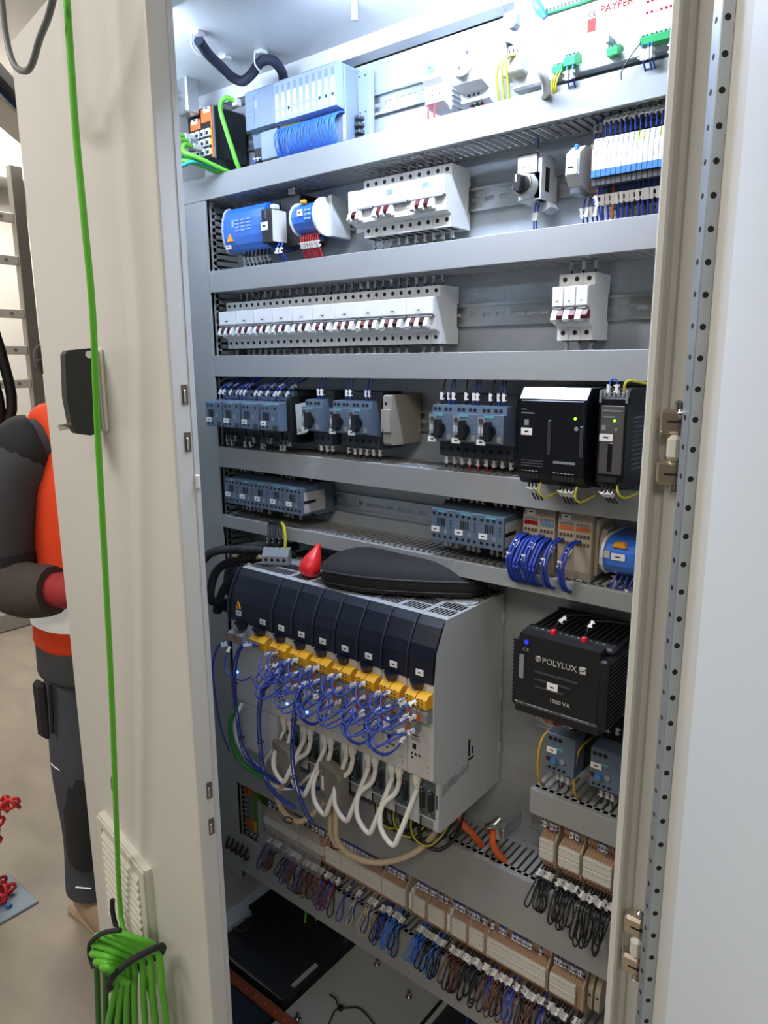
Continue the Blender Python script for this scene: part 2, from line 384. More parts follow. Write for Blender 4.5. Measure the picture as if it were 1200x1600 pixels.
t = thing('gland_plate', 'dark cable entry plate at the cabinet bottom right', 'plate', (.62, .1, .03))
mk('sheet', MB().box(-.185, .30, -.25, .20, -.02, -.013, .001), DARKP, t); mk('edge_strip', MB().box(-.178, -.168, -.05, .15, -.013, -.009), MARKG, t)
for k in range(3): wire(t, [(-.1 + k * .02, .08, -.01), (-.1 + k * .022, .09, .1), (-.09 + k * .02, .1, .25)], BWIRE if k < 2 else KWIRE, .003, name='cable')
t = thing('brush_strip', 'rusty orange perforated strip across the cabinet floor', 'strip', (0, -.052, .02))
RUST = mat('rust_orange', '#8a4426', .7, ns=90, na=.35)
mk('strip', MB().box(-.10, .42, -.012, .012, -.004, .004, .001), RUST, t)
for k in range(16): cpart('rivet', 'rivet', lambda q: q.cyl((0, 0, .004), (0, 0, .0065), .003, n=8), ORANGE, t, (-.09 + k * .032, -.004, 0))
tag(mk('floor_profile', MB().box(-.10, .5, -.20, -.095, .004, .012, .002), PAINTIN), 'pale folded sheet strip at the front of the cabinet floor', 'profile')

# ================================================================ left door leaf, almost shut
DA = math.radians(170)
Z1 = 1.968
prof = [(.0, -.0345), (.0, -.004), (.0012, -.0012), (.004, 0), (.53, 0), (.534, -.003), (.534, -.034), (.530, -.0345), (.530, -.004), (.012, -.004), (.0035, -.004), (.0035, -.0345)]
t = LD = mk('door', MB().prism(prof, 0, Z1, 'z'), PAINT, c, (.394, -.3815, .01 - FLZ), (0, 0, DA)); t['label'] = 'beige grey outer side of the nearly shut door leaf with black handle'
mk('top_edge', MB().box(.001, .533, -.034, -.0005, Z1 - .002, Z1 + .001, .001), PAINT, t)
mk('inner_frame', MB().box(.02, .038, -.034, -.004, .05, 1.92, .002), TUBEM, t)
mk('edge_return', MB().box(-.0015, .0, -.0345, -.027, .0, Z1), LGREY, t)
for z in (1.398, 1.335, .815, .755):
    mk('latch_slot', MB().box(-.0016, .0, -.024, -.0155, z - .013, z + .013), mat('slot_brown', '#5d564c', .6), t); mk('latch_lug', MB().box(-.0035, 0, -.0205, -.0165, z - .011, z + .006, .001), STEEL, t)
mk('buffer', MB().box(-.006, .0, -.033, -.026, 1.27, 1.29, .002), WHITE, t)
mk('handle', MB().box(.222, .262, .0, .006, 1.335, 1.462, .003), WHITE2, t)
mk('handle_frame', MB().box(.226, .258, .006, .011, 1.338, 1.458, .002), LGREY, t)
HB = mat('handle_black', '#2a2c2c', .5, na=.08)
mk('handle_lever', MB().prism([(.012, 1.462), (.052, 1.458), (.0565, 1.452), (.060, 1.39), (.056, 1.345), (.050, 1.335), (.030, 1.331), (.018, 1.334), (.014, 1.345)], .224, .246), HB, t)
mk('handle_lever', MB().prism([(.014, 1.46), (.046, 1.454), (.050, 1.39), (.046, 1.348), (.040, 1.34), (.018, 1.34)], .246, .262), BLACK, t)
mk('pivot', MB().cyl((.221, .022, 1.452), (.2245, .022, 1.452), .0055, n=14), WHITE, t)
mk('key_lock', MB().cyl((.246, .045, 1.347), (.246, .068, 1.344), .005, n=12), STEEL, t)
fz = .355 - .01
mk('vent_filter', MB().prism([(.2, 0), (.2, .009), (.204, .013), (.42, .013), (.424, .009), (.424, 0)], fz, fz + .23, 'z'), WHITE2, t)
mk('filter_rim', MB().box(.2015, .2225, .013, .0165, fz + .002, fz + .228, .002).box(.402, .4225, .013, .0165, fz + .002, fz + .228, .002).box(.2225, .402, .013, .0165, fz + .212, fz + .228, .002).box(.2225, .402, .013, .0165, fz + .002, fz + .018, .002), WHITE2, t)
for k in range(12):
    z = fz + .024 + k * .0158
    cpart('louver', 'louver', lambda q: q.prism([(.013, -.006), (.0135, .006), (.019, -.002), (.0195, -.006)], .226, .399), WHITE2, t, (0, 0, z))

# ================================================================ right door leaf, swung open
DR = math.atan2(-.79, .62)
t = RD = mk('door', MB().prism([(.010, 0), (.56, 0), (.56, -.014), (.562, -.014), (.562, .002), (.010, .002)], 0, Z1, 'z'), PAINT, c, (1.0197, -.2898, .01 - FLZ), (0, 0, DR)); t['label'] = 'pale inner side of the open door leaf with a perforated metal upright'
tb = mk('perforated_upright', MB().prism([(.0150, -.0003), (.0150, -.0095), (.0158, -.0105), (.0302, -.0105), (.031, -.0097), (.031, -.0003)], .03, Z1 - .03, 'z'), TUBEM, t)
for k in range(76):
    z = .04 + k * .025
    cpart('hole', 'rhole', lambda q: q.cyl((.0311, -.0055, 0), (.0309, -.0055, 0), .0026, n=12), HOLE, t, (0, 0, z))
    cpart('hole', 'rhole2', lambda q: q.cyl((.0222, -.0106, 0), (.0222, -.0104, 0), .0024, n=10), HOLE, t, (0, 0, z + .0012))
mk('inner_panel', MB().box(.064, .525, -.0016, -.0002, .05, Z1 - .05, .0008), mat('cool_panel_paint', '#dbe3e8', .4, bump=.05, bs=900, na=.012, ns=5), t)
tb2 = mk('perforated_upright', MB().box(.53, .546, -.0105, 0, .03, Z1 - .03), TUBEM, t)
mk('cross_tube', MB().box(.031, .53, -.0105, 0, .03, .046), TUBEM, t); mk('cross_tube', MB().box(.031, .53, -.0105, 0, Z1 - .046, Z1 - .03), TUBEM, t)
# hinges on the post
NICK = mat('nickel', '#cfc3ae', .25, .85, na=.04)
for zc in (1.372, .852):
    t = mk('hinge', MB().box(-.002, .011, -.014, .003, -.0118, .0118, .004), mat('hinge_paint', '#d6d2c8', .4), c, (1.006, -.28, zc - FLZ))
    for s in (1, -1):
        mk('knuckle', MB().box(-.010, .010, -.012, .004, s * .012 if s > 0 else -.034, .034 if s > 0 else -.012, .003), NICK, t)
        mk('pin_head', MB().cyl((.005, -.006, s * .034), (.005, -.006, s * .040), .0036, n=12).cyl((.005, -.006, s * .040), (.005, -.006, s * .042), .0042, .002, n=12), STEEL, t)
        mk('groove', MB().box(-.002, .0102, -.0122, -.004, s * .0235 - .001, s * .0235 + .001), HOLE, t)
    mk('spring_clip', MB().tube([(-.004, -.009, .014), (-.0085, -.010, .012), (-.0085, -.010, -.012), (-.004, -.009, -.014)], .0012, 6, 3), STEEL, t)
for zc in (1.4035, .739): mk('screw', MB().lathe([(0, 0), (.0045, .0005), (.004, .003), (0, .0045)], (.0125, -.0095, zc - .01), (.0, -1, 0), 14), STEEL, RD)

# ================================================================ wire ducts and rails
def duct(x0, x1, z0, z1, label, cover_gap=None):
    t = thing('wire_duct', label, 'cable duct', (x0, 0, z0), 0, 'wire ducts'); L = x1 - x0; H = z1 - z0; D = PLY
    mk('base', MB().box(0, L, D - .003, D - .0005, 0, H), DUCT, t)
    q = MB()
    n = int(L / .0125)
    for k in range(n):
        a = k * .0125 + .002
        for zz in (.0006, H - .0021): q.box(a, a + .0078, .006, D - .014, zz, zz + .0015)
    for zz in (.0006, H - .0021): q.box(0, L, D - .014, D - .003, zz, zz + .0015); q.box(0, L, .004, .0165, zz, zz + .0015)
    tag(mk('slotted_wall', q, DUCT, t), kind='stuff')
    lid = MB().prism([(.009, 0), (.0006, 0), (0, .0008), (0, H - .0008), (.0006, H), (.009, H), (.009, H - .0008), (.0018, H - .0012), (.0018, .0012), (.009, .0008)], 0, L)
    mk('lid', lid, DUCT, t)
    return t
duct(-.07, .975, 1.7586, 1.800, 'grey wire duct lid running below the top row of devices')
duct(.0005, .975, 1.5849, 1.6259, 'grey wire duct between the relay row and the long breaker row')
duct(.0005, .975, 1.421, 1.4624, 'grey wire duct between the long breaker row and the power supplies')
duct(.0005, .975, 1.2356, 1.2775, 'grey wire duct between the contactor rows, under the black power supplies')
duct(.0005, .975, 1.1066, 1.1335, 'slim grey wire duct just above the servo drives')
duct(.7395, .975, .739, .7825, 'short grey wire duct under the two motor contactors on the right')
duct(.0005, .975, .505, .613, 'wide grey wire duct between the two terminal rows')
duct(.0005, .975, .274, .366, 'wide grey wire duct below the lowest terminal row')
# upright duct on the left
t = thing('wire_duct', 'upright grey wire duct at the left edge of the mounting plate', 'cable duct', (-.068, 0, .25), 0, 'wire ducts')
H = 1.5076
mk('base', MB().box(0, .068, PLY - .003, PLY - .0005, 0, H), DUCT, t)
q = MB()
for k in range(int(H / .0125)):
    for xx in (.0005, .0665): q.box(xx, xx + .0015, .014, PLY - .014, k * .0125 + .002, k * .0125 + .0098)
for xx in (.0005, .0665): q.box(xx, xx + .0015, PLY - .014, PLY - .003, 0, H); q.box(xx, xx + .0015, .004, .0215, 0, H)
tag(mk('slotted_wall', q, DUCT, t), kind='stuff')
mk('lid', MB().prism([(0, .009), (0, .0008), (.0008, 0), (.0672, 0), (.068, .0008), (.068, .009), (.0668, .009), (.0668, .0018), (.0012, .0018), (.0012, .009)], 0, H, 'z'), DUCT, t)

def rail(x0, x1, z, label):
    t = thing('din_rail', label, 'rail', (x0, PLY, z), 0, 'mounting rails'); L = x1 - x0
    q = MB()
    q.prism([(-.0003, .0135), (-.0075, .0135), (-.0075, .0175), (-.0065, .0175), (-.0065, .0145), (-.0003, .0145)][::-1], 0, L)
    q.prism([(-.0003, -.0135), (-.0003, -.0145), (-.0065, -.0145), (-.0065, -.0175), (-.0075, -.0175), (-.0075, -.0135)][::-1], 0, L)
    q.box(0, L, -.0014, -.0004, .0032, .0136); q.box(0, L, -.0014, -.0004, -.0136, -.0032)
    k = 0
    while k * .025 < L:
        q.box(k * .025, min(L, k * .025 + .010), -.0014, -.0004, -.0032, .0032); k += 1
    mk('profile', q, RAILM, t)
    k = 0
    while .07 + k * .22 < L:
        cpart('rail_bolt', 'rbolt', lambda q: q.cyl((0, -.0014, 0), (0, -.0022, 0), .006, n=14).cyl((0, -.0022, 0), (0, -.0055, 0), .0042, n=6, smooth=False), STEEL, t, (.07 + k * .22, 0, 0)); k += 1
rail(.02, .97, 1.875, 'slotted steel rail behind the top row of devices')
rail(.02, .97, 1.697, 'slotted steel rail of the relay and rotary switch row')
rail(.02, .97, 1.5215, 'slotted steel rail of the long breaker row')
rail(.02, .97, 1.346, 'slotted steel rail of the motor starter row')
rail(.02, .97, 1.180, 'slotted steel rail of the small contactor row')
rail(.70, .975, .862, 'slotted steel rail behind the two motor contactors')
rail(.70, .975, .665, 'slotted steel rail of the short terminal row')
rail(-.06, .975, .43, 'slotted steel rail of the lowest terminal row')

# ================================================================ circuit breakers
def screws(t, xs, d, zs, r=.0034, name='terminal_screw', m=HOLE):
    for z in zs:
        for x in xs:
            cpart(name, ('scr', r, m.name), lambda q: q.cyl((0, .001, 0), (0, -.0004, 0), r, n=10), m, t, (x, -d, z))
def toggles(t, xs, w0=-.019, w1=-.004):
    for i, x in enumerate(xs):
        cpart('toggle', 'tog', lambda q: q.prism([(-.074, -.019), (-.0845, -.0205), (-.087, -.0175), (-.084, -.010), (-.079, -.003), (-.074, -.003)], -.0040, .0040), WHITE, t, (x, 0, 0))
        cpart('indicator', 'togr', lambda q: q.prism([(-.074, -.0165), (-.0835, -.0165), (-.0855, -.012), (-.0815, -.005), (-.074, -.005)], -.0043, .0043), REDD, t, (x + .00875 if i < len(xs) - 1 or len(xs) == 1 else x - .00875, 0, 0))
def mcb(x, z, n, label, group=None, tog=None, screwsx=None, nose0=0, window=False, lab=True, tags=(1, 1), tagm=MARKG, topm=KWIRE, up=.018, dn=.014):
    t = dev('circuit_breaker', label, 'circuit breaker', x, z, group); W = .0175 * n - .0003
    if nose0:
        mk('auxiliary_block', MB().prism([(-.0075, -.035), (-.06, -.035), (-.06, -.026), (-.078, -.022), (-.080, .0), (-.080, .027), (-.0075, .03)][::-1], -nose0, 0), WHITE, t)
    cpart('body', ('mcb', n), lambda q: q.prism([(-.0075, -.045), (-.060, -.045), (-.060, -.027), (-.0735, -.0225), (-.0735, -.002), (-.079, -.0005), (-.079, .0265), (-.060, .029), (-.060, .045), (-.0075, .045), (-.0075, .02), (-.012, .018), (-.012, -.018), (-.0075, -.02)][::-1], 0, W), WHITE, t)
    cpart('lever_shadow_bar', ('lbar', n), lambda q: q.box(.002, W - .002, -.081, -.074, -.0045, -.0012, .001), MGREY, t)  # grey bar that also draws the shadow line above the toggles
    if lab:
        lc = cpart('label_cover', ('lcov', n), lambda q: q.box(.0006, W - .0006, -.0815, -.0788, .0008, .0262, .0006), mat('label_cover_white', '#f0f2f4', .3), t)
        mk('label', MB().box(W * .34, W * .62, -.0819, -.0814, .004, .0105), MARKW, lc); mk('print', MB().box(W * .42, W * .53, -.0821, -.0818, .0062, .0080), PRINT, lc)
    if window: mk('window', MB().box(W * .40, W * .58, -.0794, -.0788, .012, .0195), mat('blue_grey_window', '#7d92ad', .3), t)
    toggles(t, tog or [.00875 - .0035 + .0175 * k for k in range(n)])
    sx = [.00875 + .0175 * k for k in range(n)]
    screws(t, sx, .060, (.0375, -.0345))
    for k in range(n):
        cpart('seam', 'mcbseam', lambda q: q.box(-.0003, .0003, -.0604, -.058, -.045, -.027).box(-.0003, .0003, -.0604, -.058, .029, .045), LGREY, t, (.0175 * k, 0, 0)) if k else None
        if tags[0] and rnd.random() < tags[0]: wire(t, [(sx[k], -.040, .044), (sx[k], -.040, .044 + up), (sx[k] + rnd.uniform(-.002, .002), -.036, .044 + up * 1.9)], topm, .0014, (.38,), tagm, sub=2)
        if tags[1] and rnd.random() < tags[1]: wire(t, [(sx[k], -.043, -.044), (sx[k], -.043, -.044 - dn), (sx[k] + rnd.uniform(-.003, .003), -.04, -.044 - dn * 2)], KWIRE, .0014, (.36,), tagm, sub=2)
        cpart('wire_entry', 'mcbent', lambda q: q.box(-.0035, .0035, -.056, -.03, -.0462, -.0448), DGREY, t, (sx[k], 0, 0))
    return t
for i in range(10):
    mcb(.0122 + i * .0525, 1.5215, 3, 'white three-pole circuit breaker, %s from the left in the long row' % ORD[i], 'breakers of the long row', tags=(.9, .95))
for i in range(3):
    mcb(.7390 + i * .0177, 1.5215, 1, ['white single-pole breaker, left one of the three standing apart on the right', 'white single-pole breaker, middle one of the three standing apart on the right', 'white single-pole breaker, right one of the three standing apart on the right'][i], 'single breakers on the right', tags=(1, 1))
mcb(.381, 1.697, 2, 'white breaker with side block, leftmost of the group beside the rotary switch', tog=[-.0125, .005], nose0=.0178, lab=False, tags=(1, 1), topm=KWIRE)
mcb(.416, 1.697, 4, 'white four-pole breaker with blue window, left of two', 'four-pole breakers', tog=[.006, .0215, .037], window=True, lab=False, topm=RWIRE)
mcb(.486, 1.697, 4, 'white four-pole breaker with blue window, right of two', 'four-pole breakers', tog=[.013, .030, .047], window=True, lab=False, topm=RWIRE)

# ================================================================ contactors and motor starters
def fbox(name, m, t, x0, x1, d, z0, z1, th=.0005): return cpart(name, ('fb', name, m.name, round(x1 - x0, 5), round(z1 - z0, 5), th), lambda q: q.box(0, x1 - x0, -th, .001, 0, z1 - z0), m, t, (x0, -d, z0))
def label(t, x0, x1, d, z0, z1):
    l = fbox('label', MARKW, t, x0, x1, d, z0, z1, .0008)
    cpart('print', ('lp', round(x1 - x0, 4)), lambda q: q.box((x1 - x0) * .32, (x1 - x0) * .68, -.001, -.0006, (z1 - z0) * .40, (z1 - z0) * .60), PRINT, l)
def tags(t, xs, d, w0, w1, m=KWIRE, r=.0014, mt=.45, mm=MARKW, jit=.003, dd=0):
    for x in xs:
        j = rnd.uniform(-jit, jit)
        wire(t, [(x, -d, w0), (x + j * .3, -d, w0 + (w1 - w0) * .55), (x + j, -d + dd, w1)], m, r, (mt + rnd.uniform(-.05, .05),), mm, sub=2)
def contactor(x, z, label_, group, sticker=False, top=(), bot=(), topm=KWIRE, w=.0448):
    t = dev('contactor', label_, 'contactor', x, z, group)
    cpart('body', ('ctr', w), lambda q: q.prism([(-.0075, -.031), (-.056, -.031), (-.060, -.0262), (-.095, -.0258), (-.095, .0255), (-.062, .026), (-.056, .031), (-.0075, .031)][::-1], 0, w), SLATE, t, (0, 0, .009))
    cpart('rear_block', ('ctrr', w), lambda q: q.box(.0005, w - .0005, -.058, -.0078, -.034, .034, .001), BLACK, t, (0, 0, .009))
    fbox('brand_strip', TEAL, t, .013, .031, .095, .0305, .0335)
    screws(t, [.006 + .0108 * k for k in range(4)], .095, (.0275, -.0095), .0027)
    for k in range(4): fbox('slot', HOLE, t, .012 + k * .0042, .0142 + k * .0042, .095, .008, .021)
    for k in range(3): cpart('peg', 'peg', lambda q: q.box(0, .003, -.001, .001, 0, .002), SLATED, t, (.037, -.095, .006 + k * .006))
    label(t, .001, .0165, .095, -.003, .006)
    fbox('tip_switch', MGREY, t, .026, .032, .095, -.004, .0035)
    tags(t, [.006 + .0108 * k for k in top], .052, .038, .057, topm, mm=MARKG if group.startswith('five') else MARKW)
    tags(t, [.006 + .0108 * k for k in bot], .060, -.020, -.042, KWIRE, mm=MARKG if group.startswith('five') else MARKW)
    if sticker:
        s = mk('rating_sticker', MB().box(w + .0001, w + .0005, -.090, -.032, -.013, .026), MARKG, t); mk('slot', MB().box(w + .0004, w + .0008, -.0905, -.058, .004, .010), HOLE, s)
    return t
for i in range(5):
    contactor(.0215 + i * .0454, 1.180, 'small slate blue contactor, %s from the left in the row of five' % ORD[i], 'five small contactors', i == 4, [(0, 1, 2), (0, 1, 2), (3,), (0, 1, 2), (2,)][i], [(1, 2, 3), (0, 1, 2), (0,), (0, 1, 2), (0,)][i])
for i in range(3):
    contactor(.5465 + i * .0449, 1.180, 'slate blue contactor, %s of the three beside the blue wire terminals' % ('left one', 'middle one', 'right one')[i], 'three contactors by the terminals', i == 2, [(0, 1, 2), (0, 1, 2), (0, 1, 2, 3)][i], [(0, 1, 2), (0, 1, 2), (0, 1, 2, 3)][i], [KWIRE, RWIRE, KWIRE][i])

def big_contactor(x, z, label_, top, bot, last):
    t = dev('contactor', label_, 'contactor', x, z, 'four larger contactors'); w = .0505
    mk('rear_block', MB().prism([(-.0075, -.05), (-.062, -.05), (-.066, -.03), (-.07, .03), (-.07, .05), (-.0075, .05)][::-1], .0025, w + .0005), SLATED, t)
    mk('body', MB().prism([(-.066, -.024), (-.119, -.023), (-.120, -.021), (-.120, .0255), (-.117, .028), (-.066, .03)][::-1], 0, w), SLATE, t)
    fbox('comb', SLATE, t, .003, w, .070, .031, .049, .008)
    screws(t, (.008, .021, .040), .078, (.040,), .0032)
    fbox('brand_strip', TEAL, t, .012, .029, .120, .0235, .0262)
    screws(t, (.007, .019, .041), .120, (.0185, -.016), .0027)
    for k in range(4): fbox('slot', HOLE, t, .0085 + k * .0045, .011 + k * .0045, .120, -.004, .011)
    fbox('tip_switch', MGREY, t, .031, .0375, .120, -.004, .004); fbox('notch', SLATED, t, .034, .046, .120, -.022, -.0125)
    label(t, .0005, .0155, .120, -.014, -.005)
    for k in top:
        xx = .008 + k * .011
        wire(t, [(xx, -.084, .030), (xx + .003, -.09, .044), (xx + .012, -.088, .056), (xx + .03, -.06, .068 + rnd.uniform(0, .006))], BWIRE, .0011, (.25,), name='wire')
        if rnd.random() < .5: wire(t, [(xx + .006, -.074, .040), (xx + .006, -.076, .058), (xx + .02, -.05, .075)], BWIRE, .0011, (.35,))
    tags(t, [.010 + k * .013 for k in bot], .075, -.036, -.066, KWIRE, mm=MARKG, jit=.012)
    tags(t, [.016 + k * .013 for k in bot[:2]], .082, -.038, -.066, KWIRE, mt=.75, mm=MARKG, jit=.012)
    if last: mk('side_block', MB().box(w + .001, w + .012, -.10, -.0078, -.045, .040, .001), BLACK, t)
for i in range(4):
    big_contactor(.0055 + i * .0543, 1.346, 'larger slate blue contactor with blue wires on top, %s from the left' % ORD[i], [(0, 1, 3), (0, 1, 2), (0, 1, 3), (0, 1, 3)][i], (0, 1, 2), i == 3)

def starter(x, z, label_, group, top=(0, 1), bot=(0, 1, 2), topm=BWIRE, botm=KWIRE):
    t = dev('motor_starter', label_, 'motor starter', x, z, group); w = .0447
    cpart('body', 'stb', lambda q: q.prism([(-.064, -.026), (-.1, -.0185), (-.1, .0235), (-.0905, .0235), (-.090, .0355), (-.064, .037)][::-1], 0, w), SLATE, t)
    cpart('rear_block', 'str', lambda q: q.prism([(-.0075, -.048), (-.064, -.048), (-.070, -.044), (-.070, -.026), (-.060, .036), (-.060, .051), (-.0075, .051)][::-1], .0003, w - .0003), SLATED, t)
    screws(t, (.0055, .0135, .026, .034), .0905, (.0295,), .0029); screws(t, (.007, .022, .037), .070, (-.035,), .0034); screws(t, (.008,), .060, (.044,), .0035)
    fbox('brand_strip', TEAL, t, .0115, .0275, .1, .0192, .0228)
    p = fbox('setting_panel', MGREY, t, .001, .0135, .1, -.013, .021, .0008)
    cpart('dial', 'dial', lambda q: q.cyl((.006, -.0008, .0275), (.006, -.0022, .0275), .0038, n=12), DGREY, p)
    cpart('reset', 'rst', lambda q: q.box(.004, .0105, -.0018, 0, .001, .0045), HOLE, p); cpart('scale', 'scl', lambda q: q.box(.0015, .0045, -.0012, 0, .009, .019).box(.007, .0105, -.0012, 0, .009, .018), LGREY, p)
    k = cpart('knob', 'knob', lambda q: q.cyl((.0235, -.1, .0), (.0235, -.104, .0), .0088, n=18).prism([(.0185, -.010), (.0215, -.0155), (.0265, -.0150), (.0290, -.009), (.0285, .008), (.0265, .0145), (.0205, .0145), (.0185, .008)], -.1145, -.1035, 'y'), BLACK, t)
    fbox('seal_tab', mat('tab_beige', '#8f8d84', .5), t, .034, .041, .1, -.0165, -.008); fbox('print', PRINTG, t, .033, .036, .1, .009, .012)
    label(t, -.001, .0145, .1, -.022, -.0135)
    for q in top:
        xx = (.026, .034)[q % 2] if q < 2 else .012
        wire(t, [(xx, -.082, .036), (xx, -.082, .052), (xx + rnd.uniform(-.004, .004), -.072, .078)], topm if q < 2 else KWIRE, .0013, (.30,), sub=2)
    tags(t, [.0075 + .0148 * q for q in bot], .058, -.048, -.068, botm, mt=.38)
    return t
starter(.2600, 1.346, 'slate blue motor starter with black rotary knob standing alone beside the tilted plate', 'motor starters')
starter(.3290, 1.346, 'slate blue motor starter, left of the pair beside the beige end plate', 'motor starters')
starter(.3737, 1.346, 'slate blue motor starter, right of the pair beside the beige end plate', 'motor starters')
for i in range(3):
    starter(.5445 + i * .0448, 1.346, 'slate blue motor starter, %s of the three beside the black power supply' % ('left one', 'middle one', 'right one')[i], 'motor starters', (0, 1, 2), (0, 1, 2), BWIRE, (KWIRE, RWIRE, KWIRE)[i])
t = dev('spacer_plate', 'beige grey end plate mounted beside the pair of motor starters', 'end plate', .4425, 1.346)
mk('plate', MB().prism([(-.0075, -.036), (-.085, -.036), (-.089, -.032), (-.089, -.014), (-.095, -.013), (-.095, .024), (-.089, .025), (-.089, .046), (-.085, .048), (-.0075, .048)][::-1], 0, .018), mat('end_plate_beige', '#a09b90', .5), t); screws(t, (.006,), .089, (.034,), .0028); screws(t, (.004,), .095, (-.010,), .0016)
t = dev('spacer_plate', 'tilted pale plastic plate between the contactors and the lone motor starter', 'end plate', .238, 1.346)
mk('plate', MB().prism([(.0, -.03), (.022, -.026), (.020, .030), (-.004, .026)], -.092, -.086, 'y'), LGREY, t); mk('foot', MB().box(.004, .016, -.088, -.0078, -.02, .02, .001), DGREY, t); mk('print', MB().box(.004, .010, -.0924, -.092, -.024, -.019), PRINTG, t)

# two motor contactors with overload settings, low on the right
for i, x in enumerate((.769, .8395)):
    t = dev('overload_relay', ('slate blue overload relay with blue dial, left one under the transformer', 'slate blue overload relay with blue dial, right one beside the door post')[i], 'overload relay', x, .862, 'overload relays'); w = .0455 if i == 0 else .051
    mk('body', MB().prism([(-.064, -.031), (-.098, -.031), (-.1, -.029), (-.1, .031), (-.098, .033), (-.064, .033)][::-1], 0, w), SLATE, t)
    mk('rear_block', MB().box(.001, w - .001, -.064, -.0078, -.036, .045, .001), BLACK, t)
    fbox('brand_strip', TEAL, t, .015, .027, .1, .0085, .0115)
    screws(t, (.006, .014, .022), .1, (.0245,), .0034); screws(t, (.006, .014, .022, .030), .1, (-.024,), .0026)
    fbox('reset_button', REDD, t, .001, .006, .1, -.012, -.006, .003)
    mk('dial', MB().cyl((.0135, -.1, -.010), (.0135, -.1045, -.010), .005, n=14), BLUEP, t)
    mk('selector', MB().cyl((.027, -.1, -.008), (.027, -.102, -.008), .0045, n=12), MGREY, t)
    label(t, .0005, .017, .1, .0005, .0095)
    tags(t, (.014, .022, .030), .085, -.031, -.062, KWIRE, mt=.42, mm=MARKG)
    tags(t, (.012, .026), .07, .045, .062, KWIRE, mm=MARKG)
    for dx in ((-.014, .046) if i == 0 else (.051,)):
        wire(t, [(dx + .006, -.05, .02), (dx, -.085, .012), (dx - .003, -.092, -.02), (dx - .004, -.085, -.06), (dx - .006, -.06, -.088)], mat('yellow_green_wire', '#d3a81e', .45), .0021, (), name='earth_wire')

# ================================================================ power supplies
t = dev('power_supply', 'wide black power supply with pale sloping top edge and green light', 'power supply', .7365, 1.346)
W = .0955
mk('case', MB().prism([(-.0075, -.062), (-.148, -.062), (-.16, -.046), (-.16, .0535), (-.148, .0675), (-.0075, .0675)][::-1], 0, W), PSUB, t)
mk('bevel', MB().prism([(-.1603, .0535), (-.1485, .068), (-.1475, .0672), (-.159, .053)], .0008, W - .0008), mat('bevel_silver', '#c9cfda', .3, .3), t)
mk('front_cover', MB().box(.003, W - .003, -.1612, -.159, -.044, .0515, .0008), PSUB, t)
mk('centre_rib', MB().box(.0435, .0485, -.1625, -.161, -.020, .026, .0006), mat('rib_grey', '#32353a', .4), t)
mk('edge_rib', MB().box(.0885, .0935, -.1622, -.161, -.020, .020, .0006), mat('rib_grey', '#32353a'), t)
mk('status_led', MB().cyl((.0815, -.161, .0295), (.0815, -.1622, .0295), .0016, n=10), LEDG, t)
mk('trimmer', MB().cyl((.0835, -.161, .0165), (.0835, -.1620, .0165), .0028, n=12), MGREY, t)
label(t, .005, .021, .1615, .005, .0145)
fbox('print', PRINTG, t, .0045, .0115, .1612, .0385, .0398, .0003); fbox('print', PRINTG, t, .0045, .0235, .1612, .0335, .0352, .0003); fbox('data_square', MGREY, t, .009, .0155, .1612, .018, .0255, .0003)
for k in range(3): fbox('print', mat('print_faint', '#3a3e44', .6), t, .006, .038, .1612, -.030 - k * .0035, -.0285 - k * .0035, .0003)
fbox('print', PRINTG, t, .053, .084, .1612, -.0305, -.0272, .0003)
for x0, n in ((.007, 5), (.0535, 6)):
    for k in range(n):
        s = fbox('terminal', HOLE, t, x0 + k * .0052, x0 + .0044 + k * .0052, .1600, -.0525, -.0465, .0012)
        fbox('terminal_edge', MARKG, t, x0 + k * .0052, x0 + .0036 + k * .0052, .1612, -.0435, -.0428, .0004)
for x0, n, m in ((.014, 3, KWIRE), (.060, 4, KWIRE)):
    for k in range(n): wire(t, [(x0 + k * .0052, -.152, -.060), (x0 + .001 + k * .0054, -.150, -.070), (x0 + k * .0052, -.13, -.088)], m, .0013, (.3,), sub=2)
wire(t, [(.031, -.150, -.060), (.033, -.158, -.072), (.040, -.150, -.079), (.050, -.12, -.07)], YWIRE, .0016, name='earth_wire'); wire(t, [(.084, -.152, -.060), (.084, -.156, -.074), (.089, -.148, -.081), (.096, -.12, -.075)], YWIRE, .0016, name='earth_wire')
for k in range(9): bx('vent_slot', HOLE, t, W, W + .0004, -.12 + k * .010, -.114 + k * .010, -.04, .045)

t = dev('power_supply', 'narrow black power supply with taupe front and green light beside the post', 'power supply', .8445, 1.346)
W = .0365
mk('case', MB().prism([(-.0075, -.058), (-.14, -.058), (-.15, -.05), (-.15, .055), (-.142, .0675), (-.0075, .0675)][::-1], 0, W), PSUB, t)
mk('front_cover', MB().box(.003, W - .003, -.1515, -.149, -.040, .047, .0008), PSUG, t)
for k in range(5): bx('terminal', MGREY, t, .0035 + k * .006, .0075 + k * .006, -.149, -.143, .057, .064, .0008)
mk('top_frame', MB().box(0, .0028, -.152, -.142, .050, .066, .0008).box(W - .0028, W, -.152, -.142, .050, .066, .0008), MGREY, t)
fbox('print', PRINTG, t, .005, .031, .1515, .0395, .0415, .0003); fbox('print', PRINTG, t, .006, .022, .1515, .032, .034, .0003)
mk('status_led', MB().cyl((.0215, -.1515, .0285), (.0215, -.1525, .0285), .0014, n=10), LEDG, t); mk('trimmer', MB().cyl((.024, -.1515, .0175), (.024, -.1523, .0175), .002, n=10), MGREY, t)
fbox('data_square', MGREY, t, .005, .0105, .1515, .016, .0225, .0003); label(t, .003, .0205, .1515, .0025, .0115)
mk('centre_rib', MB().box(.0145, .0205, -.1522, -.151, -.036, .0, .0005), PSUB, t)
